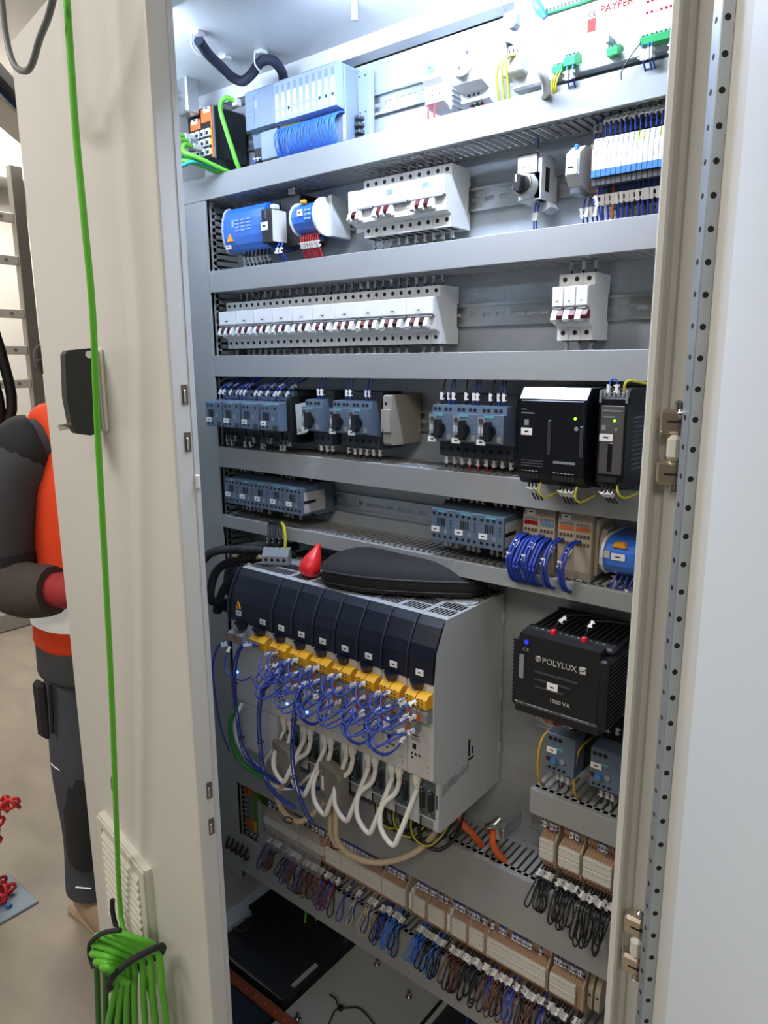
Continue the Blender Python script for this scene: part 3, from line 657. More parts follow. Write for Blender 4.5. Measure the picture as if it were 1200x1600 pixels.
fbox('terminal_strip', HOLE, t, .004, .028, .1500, -.050, -.043, .0012)
for k in range(12): bx('side_print', mat('print_bluegrey', '#4b5564', .6), t, W, W + .0003, -.128 + (k % 2) * .004, -.080, -.036 + k * .006, -.0335 + k * .006)
for k in range(3): wire(t, [(.008 + k * .0055, -.145, -.055), (.009 + k * .0055, -.145, -.066), (.009 + k * .005, -.12, -.082)], KWIRE, .0013, (.3,), sub=2)
wire(t, [(.027, -.145, -.054), (.031, -.149, -.064), (.037, -.14, -.070), (.044, -.11, -.066)], YWIRE, .0016, name='earth_wire')
wire(t, [(.010, -.145, .064), (.010, -.146, .072), (.013, -.146, .079), (.018, -.146, .079), (.0205, -.146, .072), (.0205, -.145, .064)], BWIRE, .0014, (.1, .9)); wire(t, [(.0295, -.145, .064), (.0300, -.147, .073), (.034, -.14, .078), (.045, -.10, .072), (.06, -.06, .07)], YWIRE, .0018, name='earth_wire')

# ================================================================ transformer
t = dev('control_transformer', 'black ventilated control transformer with grey maker name on its front', 'transformer', .744, .958); W = .140; D = .170
TB = mat('transformer_black', '#17181a', .45, na=.08)
mk('case', MB().box(0, W, -D, -.004, .002, .104, .003), TB, t)
mk('front_plate', MB().prism([(-.1715, .012), (-.170, .1145), (-.150, .116), (-.150, .012)][::-1], .010, W - .012), TB, t)
mk('shoulder', MB().box(.002, W - .002, -.150, -.128, .104, .1135, .003), mat('transformer_grey', '#2a2c2f', .5), t)
mk('lower_lip', MB().box(.006, W - .008, -.1725, -.160, -.004, .0105, .002), TB, t)
for k in range(3): bx('groove_glint', STEEL, t, .014 + k * .052, .026 + k * .052, -.1735, -.172, .0112, .0125)  # bright dashes painted as glints along the groove
mk('groove_highlight', MB().box(.006, W - .012, -.1728, -.171, .0108, .0116), MGREY, t)  # pale strip painted as the highlight of the groove
for k in range(17):
    bx('side_slot', HOLE, t, .0005, .0105, -.1704, -.168, .008 + k * .0058, .0108 + k * .0058) if k < 17 else 0
    bx('side_slot', HOLE, t, W - .013, W - .003, -.1704, -.168, .004 + k * .0058, .0068 + k * .0058)
    bx('rib', TB, t, W - .002, W + .002, -.165, -.01, .006 + k * .0058, .0086 + k * .0058)
for k in range(16): bx('vent_bar', TB, t, .006 + k * .0083, .0105 + k * .0083, -.124, -.03, .104, .112, .0008)
for k in range(2): bx('vent_rim', TB, t, .002, W - .002, -.03 - k * .096, -.026 - k * .096, .104, .112)
for k in range(12): mk('terminal_dot', MB().cyl((.02 + k * .009, -.137, .1135), (.02 + k * .009, -.137, .1139), .0014, n=8), MARKG, t)
for x in (.047, .093): bx('terminal_plug', REDP, t, x, x + .0065, -.152, -.144, .1135, .122, .001)
for x, dx in ((.050, .012), (.0965, .004)): wire(t, [(x, -.146, .12), (x + dx * .4, -.142, .132), (x + dx, -.13, .140), (x + .03, -.10, .135), (x + .05, -.06, .122)], KWIRE, .0014, (.18,))
mk('power_led', MB().cyl((.0215, -.1712, .1035), (.0215, -.1722, .1035), .0032, n=12), mat('led_blue_dim', '#2236e0', .3, emis=.9), t)
text('lettering', 'POLYLUX', .0118, MARKG, t, (.0465, -.1716, .0790))
text('lettering', 'C E', .0060, MARKG, t, (.0165, -.1716, .0905)); text('lettering', '1000 VA', .0086, MARKG, t, (.060, -.1722, .0245))
lg = mk('emblem', MB().cyl((.0405, -.1706, .0833), (.0405, -.1720, .0833), .0042, n=16), MARKG, t)
for k in range(2): mk('wave', MB().tube([(.0370, -.1722, .0816 + k * .0030), (.0390, -.1722, .0828 + k * .003), (.0418, -.1722, .0812 + k * .003), (.0440, -.1722, .0824 + k * .003)], .0005, 4, 3), TB, lg)
sq = mk('emblem', MB().box(.1015, .1105, -.1720, -.1706, .0785, .0880), MARKG, t); mk('wave', MB().tube([(.1015, -.1722, .0805), (.1045, -.1722, .0838), (.1070, -.1722, .0826), (.1105, -.1722, .0865)], .0005, 4, 3), TB, sq)
fbox('rating_sticker', MGREY, t, .0115, .0185, .1716, .048, .083, .0004); label(t, .0555, .0715, .1718, .0425, .0530)
for k in range(3): fbox('print', mat('print_faint', '#3a3e44', .6), t, .036, .10 - k * .01, .1716, .062 - k * .011, .0645 - k * .011, .0003)
for k, (x, m) in enumerate(((.030, YWIRE), (.036, OWIRE), (.043, RWIRE), (.072, KWIRE))): wire(t, [(x, -.14, .0), (x + .003, -.15, -.012), (x + .016, -.145, -.022), (x + .035, -.12, -.018), (x + .05, -.09, -.012)], m, .0015, (.22,) if k != 1 else (), name='wire')

# ================================================================ servo drives
DW = .0505; D0 = .283; BOT = .7115; TOPZ = 1.067
def xz(x, z): return (x, 0, z)
DRV = mat('drive_grey', '#b6babb', .5, na=.02); DRVF = mat('drive_front', '#c9c9c6', .5, na=.02); PLUGM = mat('dsub_plate', '#566870', .35, .5)
def drive_top(t, w):
    rows = [(-.165, -.140), (-.134, -.110), (-.06, -.035), (-.03, -.012)]
    for (a, b_) in rows:
        for k in range(int((w - .008) / .006)):
            cpart('vent_slot', ('vs', round(b_ - a, 4)), lambda q: q.box(0, .0032, a - a, b_ - a, 0, .0003), HOLE, t, (.005 + k * .006, a, .3556))
    f = mk('fan_grille', MB().lathe([(.0, 0), (min(w, .05) * .42, 0), (min(w, .05) * .44, .0008), (min(w, .05) * .42, .0016), (0, .0016)], (w / 2, -.086, .3553), (0, 0, 1), 20), DRV, t)
    for k in range(5): mk('fan_slot', MB().box(w / 2 - .017, w / 2 + .017, -.086 - .016 + k * .008, -.0825 - .016 + k * .008, .3568, .3572), MGREY, f)
def drive(i):
    w = DW - .0004; x = D0 + DW * i
    t = thing('servo_drive', 'light grey servo drive with dark cover, %s from the right' % ORD[6 - i] if i < 6 else 'light grey servo drive with dark cover, rightmost of the row showing its side', 'drive', (x, PLY, BOT), 0, 'servo drives')
    cpart('body', 'drvb', lambda q: q.prism([(-.006, 0.002), (-.19, 0), (-.196, .004), (-.1955, .090), (-.2095, .0985), (-.2105, .10), (-.2105, .262), (-.205, .31), (-.181, .3555), (-.006, .3535)][::-1], 0, w), DRV, t)
    cpart('front_panel', 'drvf', lambda q: q.box(.0006, w - .0006, -.2120, -.210, .100, .2625, .0006), DRVF, t)
    c_ = cpart('cover', 'drvc', lambda q: q.prism([(-.1815, .3565), (-.1925, .345), (-.207, .318), (-.2135, .300), (-.2150, .275), (-.2145, .262), (-.2115, .262), (-.205, .31), (-.181, .355)], .0004, w - .0004), NAVY, t)
    cpart('cover_rib', 'drvr', lambda q: q.tube([(.0015, -.1825, .356), (.0015, -.1935, .345), (.0015, -.208, .318), (.0015, -.2145, .300), (.0015, -.2160, .275), (.0015, -.2155, .262)], .0018, 6, 3), mat('cover_edge', '#232a3a', .3), c_)
    cpart('cover_lip', 'drvl', lambda q: q.cyl((w * .42, -.213, .262), (w * .42, -.213, .250), .013, .009, n=16), NAVY, c_)
    cpart('cover_latch', 'drvt', lambda q: q.box(w * .42 - .0018, w * .42 + .0018, -.2225, -.2195, .248, .258, .0005), CLEARP, c_)
    label(c_, .019, .033, .2152, .272, .2815)
    drive_top(t, w)
    for k in range(2):
        p = cpart('yellow_connector', 'yc', lambda q: q.prism([(-.212, 0), (-.228, .001), (-.2295, .003), (-.2295, .0165), (-.222, .0225), (-.212, .0235)][::-1], 0, .0195), YEL, t, (.0085 + k * .0205, 0, .2265 - k * .0015))
        cpart('contact', 'ycc', lambda q: [q.box(.004 + a * .006, .0058 + a * .006, -.2299, -.2290, .004 + b2 * .0055, .006 + b2 * .0055) for a in range(2) for b2 in range(3)], HOLE, p)
        p = cpart('grey_connector', 'gc', lambda q: q.prism([(-.212, 0), (-.226, .001), (-.2275, .003), (-.2275, .0175), (-.222, .0215), (-.212, .0225)][::-1], 0, .0195), MGREY, t, (.0085 + k * .0205, 0, .2025 - k * .0015))
        cpart('release', 'gcc', lambda q: q.box(.002, .0075, -.2279, -.2268, .003, .0165), ORANGE, p)
    p = cpart('grey_connector', 'gc', None, MGREY, t, (.008, 0, .1800)); cpart('release', 'gcc', None, ORANGE, p)
    text('lettering', 'Lenze', .0062, PRINT, t, (.008, -.2123, .1665))
    for k in range(3): fbox('print', PRINTG, t, .008, .025 - (k % 2) * .003, .212, .1635 - k * .0022, .1645 - k * .0022, .0003)
    fbox('data_square', PRINT, t, .0105, .0175, .212, .1445, .1535, .0003)
    for k in range(3): cpart('warning_mark', 'wm', lambda q: q.prism([(-.0028, 0), (.0028, 0), (0, .0048)], -.0003, .0005, 'y').prism([(-.0014, .0008), (.0014, .0008), (0, .0032)], -.0005, -.0002, 'y'), PRINT, t, (.0098 + k * .0068, -.212, .1345))
    cpart('warning_mark', 'wm', None, PRINT, t, (.0098, -.212, .1275))
    screws(t, (.041,), .212, (.122, .114), .0009, 'dot', PRINT)
    if i < 2:
        mk('status_led', MB().cyl((.031, -.212, .132), (.031, -.2135, .132), .0022, n=10), LEDB, t)
    fbox('rating_print', PRINTG, t, .018, .040, .196, .004, .020, .0003); fbox('print', PRINT, t, .0135, .0170, .196, .004, .020, .0003)
    p = cpart('plug_plate', 'pp', lambda q: q.box(0, .0305, -.0008, .001, 0, .062), PLUGM, t, (.013, -.1958, .024))
    for k in range(2):
        cpart('plug_socket', 'ps', lambda q: q.box(.002, .0105, -.006, 0, .012, .046, .002), BLACK, p, (k * .0165, 0, 0))
        for zz in (.007, .050): cpart('plug_screw', 'psc', lambda q: q.cyl((0, 0, 0), (0, -.004, 0), .0018, n=8), STEEL, p, (.006 + k * .0165, -.0008, zz))
    if i == 6:
        for k in range(26): bx('side_print', PRINTG, t, w, w + .0003, -.186 + k * .003, -.1845 + k * .003, .060 + rnd.uniform(0, .004) + k * .0006, .075 + rnd.uniform(-.006, .006) + k * .0006)
        for a in (( -.203, -.200, .048, .072), (-.112, -.106, .098, .128), (-.100, -.096, .098, .112), (-.112, -.094, .090, .094)): bx('side_print', PRINT, t, w, w + .0003, *a)
        for zz in (.06, .16, .30): bx('side_tab', DRV, t, w - .002, w + .0015, -.012, -.004, zz, zz + .018, .001)
    return t
CLEARP = mat('clear_latch', '#8c96a2', .2, alpha=.6)
DRIVES = [drive(i) for i in range(7)]
t = PS0 = thing('drive_supply', 'wide grey drive power unit with warning triangle at the left end of the row', 'drive', (.166, PLY, BOT)); w = .1165
mk('body', MB().prism([(-.006, 0.002), (-.19, 0), (-.2105, .006), (-.2105, .262), (-.205, .31), (-.181, .3555), (-.006, .3535)][::-1], 0, w), DRV, t)
mk('front_panel', MB().box(.0006, w - .0006, -.2120, -.210, .100, .2625, .0006), DRVF, t); mk('lower_panel', MB().box(.02, w - .0006, -.2125, -.210, .002, .094, .0006), LGREY, t)
c_ = mk('cover', MB().prism([(-.1815, .3565), (-.1925, .345), (-.207, .318), (-.2135, .300), (-.2150, .275), (-.2145, .262), (-.2115, .262), (-.205, .31), (-.181, .355)], -.002, w - .0004), NAVY, t)
mk('cover_rib', MB().tube([(.0, -.1825, .356), (.0, -.1935, .345), (.0, -.208, .318), (.0, -.2145, .300), (.0, -.2160, .275), (.0, -.2155, .262)], .0025, 6, 3), mat('cover_edge', '#232a3a'), c_)
mk('cover_lip', MB().cyl((.035, -.213, .262), (.035, -.213, .250), .016, .010, n=16).cyl((.085, -.213, .262), (.085, -.213, .250), .016, .010, n=16), NAVY, c_)
w_ = mk('warning_triangle', MB().prism([(.021, .288), (.034, .288), (.0275, .303)], -.2160, -.2140, 'y'), AMBER, c_); label(c_, .021, .0345, .2155, .2745, .2845)
mk('warning_bolt', MB().box(.0268, .0282, -.2163, -.2160, .290, .298), PRINT, w_)
label(c_, .087, .101, .2152, .272, .2815)
drive_top(t, w); mk('lifting_eye', MB().prism([(.02, .355), (.022, .366), (.030, .372), (.040, .368), (.046, .355)], -.125, -.118, 'y'), DRV, t)
for k in range(2):
    p = cpart('grey_connector', 'gc', None, MGREY, t, (.008 + k * .021, 0, .222)); cpart('release', 'gcc', None, ORANGE, p)
    p = cpart('yellow_connector', 'yc', None, YEL, t, (.072 + k * .0205, 0, .2265)); cpart('contact', 'ycc', None, HOLE, p)
mk('status_led', MB().cyl((.012, -.212, .156), (.012, -.2135, .156), .0022, n=10), LEDB, t)
for k in range(3): cpart('warning_mark', 'wm', None, PRINT, t, (.0548 + k * .0068, -.212, .150))
fbox('data_square', PRINT, t, .095, .102, .212, .150, .160, .0003)

# ================================================================ things lying on the drives
t = thing('tool_pouch', 'black zipped nylon pouch lying on top of the servo drives', 'pouch', (.485, .015, 1.069), math.radians(17))
import bmesh
def pouch():
    q = MB(); nx, ny = 22, 14; vs = []; fs = []
    L, Wd = .150, .078
    def h(u, v): return .030 * max(0, 1 - abs(u) ** 3.2) ** .6 * max(0, 1 - abs(v) ** 3.0) ** .6 * (1 - .12 * u) + .004 * math.sin(3 * u + 1) * max(0, (1 - u * u) * (1 - v * v)) - .007 * math.exp(-((u - .1) ** 2 * 5 + (v + .1) ** 2 * 4))
    def wx(u, v): return u * L + .004 * math.sin(4 * v)
    def wy(u, v): return v * Wd * (1 - .10 * u * u + .12 * (-u)) + .006 * math.sin(2.2 * u)
    for s in (1, 0):
        for j in range(ny + 1):
            for i in range(nx + 1):
                u = -1 + 2 * i / nx; v = -1 + 2 * j / ny
                cu, cv = u * math.sqrt(1 - v * v / 3.2), v * math.sqrt(1 - u * u / 3.2)
                vs.append((wx(cu, cv), wy(cu, cv), (.030 + h(u, v)) if s else .0015 + .003 * max(abs(u), abs(v)) ** 6))
    N = (nx + 1) * (ny + 1)
    for j in range(ny):
        for i in range(nx):
            a = j * (nx + 1) + i; fs.append([a, a + 1, a + nx + 2, a + nx + 1]); fs.append([N + a, N + a + nx + 1, N + a + nx + 2, N + a + 1])
    ring = [i for i in range(nx + 1)] + [j * (nx + 1) + nx for j in range(1, ny + 1)] + [ny * (nx + 1) + i for i in range(nx - 1, -1, -1)] + [j * (nx + 1) for j in range(ny - 1, 0, -1)]
    for k in range(len(ring)):
        a, b_ = ring[k], ring[(k + 1) % len(ring)]; fs.append([a, N + a, N + b_, b_])
    q.add(vs, fs, True); return q, [V(vs[k]) for k in ring]
pq, ring = pouch(); mk('shell', pq, FABB, t)
mk('zip', MB().tube([(p.x * 1.012, p.y * 1.012, 0.0300) for p in ring[::2]], .0022, 5, 2, True), mat('zip_black', '#2b2c2e', .5), t)
mk('piping', MB().tube([(p.x * 1.01, p.y * 1.01, .0105) for p in ring[::2]], .0018, 5, 2, True), mat('piping_black', '#0e0f10', .6), t)
mk('zip_pull', MB().box(.140, .158, -.012, -.008, .012, .020, .001), DGREY, t)
t = thing('marker_bulb', 'red teardrop shaped plastic bulb lying on the servo drives', 'bulb', (.318, -.068, 1.069), 0)
dvec = V((.05, .42, .75)).normalized()
mk('bulb', MB().lathe([(0, 0), (.010, .0010), (.017, .006), (.0198, .014), (.0195, .022), (.0165, .033), (.0125, .042), (.0085, .050), (.0062, .054), (.0056, .058), (.0052, .061), (.003, .063), (0, .0633)], (0, 0, .002), dvec, 22), REDP, t)
t = thing('plug_connector', 'grey four-pole plug with black and yellow wires on the drives', 'connector', (.205, -.03, 1.069), math.radians(-62))
mk('housing', MB().prism([(0, 0), (.020, 0), (.022, .004), (.022, .018), (.012, .030), (.002, .032), (0, .028)], -.026, .026, 'y'), MGREY, t)
for k in range(4): mk('screw_hole', MB().cyl((.0222, -.018 + k * .012, .011), (.0215, -.018 + k * .012, .011), .0035, n=12), HOLE, t)
for k in range(4): wire(t, [(.004, -.018 + k * .011, .028), (.000, -.018 + k * .011, .052), (-.014, -.022 + k * .010, .068), (-.04, -.03 + k * .008, .070), (-.072, -.035 + k * .006, .05), (-.09, -.03, .0)], YWIRE if k == 3 else KWIRE, .0032, (.10,) if k < 3 else (), mm=MARKW, n=7, sub=4)
# braided motor cables at the left of the drives
for k in range(7):
    y0 = -.10 + k * .022; z0 = 1.075 - (k % 3) * .03 - k * .004
    pts = [(.20 - k * .012, .02 + (k % 2) * .02, 1.075 + (k % 3) * .012), (.14, y0 * .5, 1.090 - (k % 3) * .016), (.08, y0, z0 + .005), (.05 + (k % 2) * .012, y0 - .01, z0 - .06), (.055, y0 * .6, .96), (.03, .04, .90)]
    tag(mk('motor_cable', MB().tube(pts, .0085, 8, 5), mat('braid_black', '#1b1c1e', .7, ns=500, na=.5, bump=.3, bs=900)), 'black braided motor cable bundled left of the drives, %s from the front' % ORD[k], 'cable', 'braided motor cables')
for k in range(5):
    tag(mk('cable_ferrule', MB().cyl((.085 + k * .02, -.07 + k * .012, 1.052 + (k % 2) * .018), (.099 + k * .02, -.072 + k * .012, 1.057 + (k % 2) * .018), .0045, n=8), mat('ferrule_cream', '#c9bd8e', .5)), 'cream cable ferrule among the braided cables, %s from the left' % ORD[k], 'ferrule', 'cable ferrules')

# ================================================================ network cables under the drives
def plug(parent, x, y, z):
    cpart('plug', 'rj', lambda q: q.box(-.006, .006, -.0045, .0045, -.016, .002, .001).prism([(-.0055, 0), (.0055, 0), (.0042, -.012), (-.0042, -.012)], -.004, .004, 'y'), WWIRE, parent, (x, y, z))
    cpart('boot', 'rjb', lambda q: [q.cyl((0, 0, -.016 - k * .004), (0, 0, -.0188 - k * .004), .0052 - k * .0004, n=10) for k in range(4)], WWIRE, parent, (x, y, z))
YP = -.112
for i in range(6):
    xa = D0 + DW * i + .027; xb = D0 + DW * (i + 1) + .012; z = .810
    t = thing('patch_cable', 'white network cable looping under the drives, %s loop from the left' % ORD[i], 'cable', (0, 0, 0), 0, 'white patch cable loops')
    plug(t, xa, YP, z); plug(t, xb, YP, z)
    dp = (.088, .092, .104, .098, .100, .096)[i] + rnd.uniform(-.003, .003); sw = -.034
    mk('cord', MB().tube([(xa, YP, z - .03), (xa - .004, YP - .006, z - .05), (xa + sw * .55, YP - .022, z - dp * .72), (xa + sw * .35, YP - .034, z - dp * 1.03), (xa + .014, YP - .036, z - dp * 1.22), (xb - .012, YP - .030, z - dp * 1.0), (xb - .006, YP - .012, z - dp * .62), (xb, YP, z - .03)], .0044, 8, 6), WWIRE, t)
t = thing('patch_cable', 'white network cable running from the first drive to the wide power unit', 'cable', (0, 0, 0), 0, 'white patch cable loops')
plug(t, D0 + .010, YP, .810); mk('cord', MB().tube([(D0 + .010, YP, .78), (D0 + .0, YP - .012, .75), (D0 - .028, YP - .02, .705), (D0 - .012, YP - .02, .672), (D0 + .03, YP - .0, .670), (D0 + .05, YP + .05, .70)], .0033, 8, 6), WWIRE, t)
# encoder plugs and beige cables
for k, (x, lab) in enumerate(((.425, 'grey metal encoder plug with beige cable under the middle drives'), (.305, 'grey metal encoder plug with beige cable under the left drives'))):
    t = thing('encoder_plug', lab, 'connector', (x, -.125, .735), math.radians(-8), 'encoder plugs')
    mk('hood', MB().prism([(-.022, .03), (.026, .026), (.03, .015), (.03, -.035), (.018, -.045), (-.02, -.04)], -.012, .012, 'y'), mat('hood_grey', '#8d8678', .45, .3), t)
    mk('label', MB().box(-.016, -.009, -.0126, -.012, -.018, .008), MARKW, t)
    for zz in (.017, -.030): mk('thumbscrew', MB().cyl((-.018, -.012, zz), (-.006, -.0135, zz + .003), .003, n=8), STEEL, t)
    for e in range(2):
        mk('cable', MB().tube([(-.006 + e * .016, 0, -.04), (-.006 + e * .015, -.002, -.075), (-.004 + e * .014, 0, -.115), (.02 + e * .01, .02, -.150 + e * .006), (.07, .05, -.150), (.12, .09, -.12), (.15, .13, -.06)] if k == 0 else [(-.010 + e * .02, 0, -.04), (-.03, .0, -.09), (-.022, .01, -.13), (.01, .03, -.14), (.05, .07, -.08), (.07, .12, -.02)], .0055, 8, 6), BGWIRE, t)
    mk('tie', MB().tube([(.003 + .011 * math.cos(a), .007 * math.sin(a), -.128) for a in [j * PI / 5 for j in range(10)]], .0012, 5, 1, True), KWIRE, t)
# earth and motor wires under the right drives
for k in range(6):
    xx = .475 + k * .019
    tag(mk('motor_wire', MB().tube([(xx, -.03, .715), (xx - .012, -.05, .675), (xx - .002, -.055, .640), (xx + .028, -.045, .632), (xx + .048, -.02, .66), (xx + .050, .0, .72)], .0034, 7, 5), KWIRE), 'black motor wire loop under the drives, %s from the left' % ORD[k], 'wire', 'motor wire loops')
    if k % 2 == 0: tag(mk('earth_wire', MB().tube([(xx + .006, -.04, .715), (xx - .002, -.062, .675), (xx + .010, -.066, .647), (xx + .034, -.056, .640), (xx + .052, -.03, .67), (xx + .054, -.01, .72)], .0017, 6, 5), YWIRE), 'yellow green earth wire loop under the drives, %s from the left' % ORD[k // 2], 'wire', 'earth wire loops')
for k, pts in enumerate(([(.612, .0, .715), (.618, -.01, .675), (.628, .01, .645), (.636, .04, .60)], [(.668, .012, .668), (.671, .006, .648), (.680, .012, .626), (.692, .035, .596)])): tag(mk('motor_cable', MB().tube(pts, .0058, 8, 5), OWIRE), ('orange motor cable entering the wide duct nearest the drives', 'orange motor cable running from the metal clamp into the wide duct')[k], 'cable', 'orange motor cables')
t = thing('shield_clamp', 'bright metal shield clamp beside the drives above the wide duct', 'clamp', (.665, .035, .655))
mk('plate', MB().box(-.016, .016, -.012, .012, -.012, .012, .002), RAILM, t); mk('saddle', MB().tube([(-.010, -.014, .0), (-.006, -.026, .018), (.004, -.026, .024), (.010, -.014, .034)], .0055, 8, 4), STEEL, t); mk('post', MB().box(.012, .015, .0, .0545, -.012, .016, .001), RAILM, t)

# ================================================================ blue control wires over the drives
BW = -.142
for i in range(7):
    t = DRIVES[i] if i else DRIVES[0]
for i in range(6):
    t = DRIVES[i]; y = -.2295
    for k in range(6):
        z = (.238, .232, .2150, .186, .207, .192)[k]; xa = (.031, .012, .031, .010, .014, .030)[k]; sag = rnd.uniform(.012, .03)
        wire(t, [(xa, y, z), (xa - .003, y - .016, z + .001), (xa + .006, y - .030 - .004 * k, z - sag * .5), (xa + DW * .45, y - .036 - .004 * k, z - sag), (xa + DW * .85 - .008, y - .028, z - sag * .7), (xa + DW - .008, y - .018, z - .004), (xa + DW, y, z)], BWIRE, .0015, (.07, .93), n=5, sub=4, ms=1.1)
    if i in (2, 4, 5):
        for e in range(2): wire(t, [(.034, y, .186 + e * .012), (.026, y - .018, .186), (.012 + e * .004, y - .03, .172 - e * .004), (.020, y - .034, .156 - e * .003), (.045, y - .034, .153 - e * .003), (.064, y - .026, .166), (.070, y - .01, .186)], BWIRE, .0014, (.08, .92), n=5, sub=4)
t = DRIVES[6]
for k in range(3): wire(t, [(.010 + k * .01, -.229, .236 - k * .022), (.006 + k * .01, -.246, .238 - k * .024), (-.002, -.252, .225 - k * .022), (-.02, -.25, .22 - k * .02)], BWIRE, .0013, (.2,), sub=4)
def bundle(label_, paths, r=.0014, m=BWIRE, ties=()):
    t = thing('wire_bundle', label_, 'wire bundle', (0, 0, 0), 0, 'blue wire bundles over the drives')
    for k, pts in enumerate(paths): wire(t, pts, m, r, (.04,) if k < 3 else (), name='wire', sub=5)
    for p in ties: mk('tie', MB().tube([(p[0] + .0055 * math.cos(a), p[1] + .0055 * math.sin(a), p[2]) for a in [j * PI / 5 for j in range(10)]], .0011, 5, 1, True), KWIRE, t)
def off(pts, k, s=.0032): return [(x + s * math.cos(k * 2.1), y + s * math.sin(k * 2.1), z + s * .4 * math.cos(k)) for x, y, z in pts]
bundle('blue wire bundle arching down the left of the drive power unit', [off([(.262, -.142, .950), (.240, -.155, .950), (.222, -.160, .915), (.215, -.160, .86), (.216, -.158, .80), (.226, -.155, .735), (.255, -.14, .695), (.31, -.12, .675), (.36, -.09, .675)], k) for k in range(6)], ties=((.215, -.160, .868), (.222, -.156, .76)))
bundle('blue wire bundle hanging in front of the first slim drive', [off([(.335, -.150, .935), (.322, -.168, .905), (.303, -.17, .88), (.292, -.17, .83), (.290, -.168, .77), (.296, -.165, .71), (.315, -.155, .675), (.345, -.14, .655)], k) for k in range(4)], ties=((.302, -.17, .877), (.290, -.168, .78)))
bundle('blue wire bundle hanging in front of the third slim drive', [off([(.395, -.150, .925), (.390, -.168, .900), (.383, -.172, .85), (.377, -.172, .79), (.380, -.168, .73), (.392, -.160, .68), (.398, -.15, .655)], k) for k in range(5)], ties=((.383, -.172, .855), (.378, -.171, .745)))
bundle('blue wires hanging far left beside the drive power unit', [off([(.176, -.140, .930), (.158, -.152, .922), (.142, -.155, .88), (.140, -.152, .82), (.146, -.148, .75), (.158, -.14, .70)], k, .005) for k in range(2)] + [[(.182, -.140, .925), (.184, -.156, .90), (.20, -.16, .882), (.235, -.16, .880), (.262, -.158, .895)]])
tag(mk('earth_cable', MB().tube([(.196, -.135, .805), (.190, -.150, .795), (.184, -.152, .765), (.188, -.150, .725), (.205, -.14, .69), (.25, -.12, .665)], .0045, 8, 5), mat('green_dark_cable', '#2c8a3a', .45)), 'green cable plugged under the drive power unit at the left', 'cable')
tag(mk('patch_cable', MB().tube([(.198, -.13, .812), (.197, -.146, .790), (.194, -.148, .755), (.206, -.14, .715), (.235, -.13, .690)], .0036, 8, 5), WWIRE), 'white network cable beside the green one under the drive power unit', 'cable', 'white patch cable loops')

# ================================================================ terminal rows
def terminal_mesh(q):
    q.m = 0; q.prism([(-.0075, -.032), (-.04, -.048), (-.052, -.05), (-.056, -.040), (-.056, -.030), (-.068, -.026), (-.068, .018), (-.056, .022), (-.056, .036), (-.050, .048), (-.036, .05), (-.0075, .032)][::-1], .0002, .0049)
    q.m = 1; q.box(.0012, .0039, -.0564, -.055, -.038, -.0325).box(.0012, .0039, -.0564, -.055, .0255, .031).box(.0012, .0039, -.0534, -.050, -.0465, -.042).box(.0012, .0039, -.052, -.048, .040, .0445)
def terminals(x, z, n, label_, mk_from=0, mk_to=None, colour=TERM, top=.6, bot=.7, botm=KWIRE, rows=2, tall=.0, loop=.03, topm=BWIRE, group='terminal blocks'):
    t = dev('terminal_block', label_, 'terminal block', x, z, group); P_ = .0052
    for k in range(n): cpart('terminal', ('term', colour.name), terminal_mesh, [colour, TERMD], t, (k * P_, 0, 0))
    mk('end_cover', MB().prism([(-.0075, -.032), (-.04, -.048), (-.052, -.05), (-.057, -.040), (-.069, -.027), (-.069, .019), (-.057, .036), (-.050, .048), (-.036, .05), (-.0075, .032)][::-1], n * P_, n * P_ + .0018), TERMG, t)
    mk_to = n if mk_to is None else mk_to
    for r in range(rows):
        if mk_to > mk_from:
            s = bx('marker_strip', WHITE2, t, mk_from * P_, mk_to * P_ - .0006, -.0735, -.0675, -.0185 + r * .0185 - (rows - 2) * .009, -.0015 + r * .0185 - (rows - 2) * .009, .0008)
            for k in range(mk_from, mk_to): cpart('marker_dot', 'mdot', lambda q: q.box(-.0004, .0004, -.0003, .0002, -.001, .001), PRINTG, s, (k * P_ + .0026, -.0735, -.006 + r * .0185 - (rows - 2) * .009))
    for k in range(n):
        xx = k * P_ + .0026
        if rnd.random() < top: wire(t, [(xx, -.055, .029), (xx, -.068, .036), (xx + rnd.uniform(-.001, .001), -.067, .050), (xx + rnd.uniform(-.002, .002), -.045, .072)], topm, .0015, (.36,), MARKW if k % 2 else MARKG, sub=2, ms=.95)
        if rnd.random() < bot:
            j = rnd.uniform(-.006, .006); l = loop * rnd.uniform(.6, 1.5); m = botm if not isinstance(botm, (list, tuple)) else botm[int(rnd.random() * len(botm))]
            wire(t, [(xx, -.053, -.043), (xx - .001, -.076, -.052), (xx + j * .5, -.100, -.060 - l * .35), (xx + j, -.114, -.064 - l), (xx + j + .003, -.110, -.068 - l * 1.3), (xx + j + .006, -.101, -.064 - l), (xx + .005, -.094, -.056), (xx + .004, -.070, -.060)], m, .0014, (.13,), MARKG if k % 3 else MARKW, sub=3, ms=1.1)
    return t
terminals(.7505, .672, 5, 'beige terminal block with white strips, smallest of the short row', colour=TERM, top=.8, bot=1, loop=.012)
terminals(.784, .672, 7, 'beige terminal block with white strips, middle one of the short row', colour=TERM, top=.5, bot=1, loop=.020)
terminals(.8255, .672, 10, 'beige terminal block with white strips, widest of the short row', 0, 9, colour=TERM, top=.45, bot=1, loop=.024)
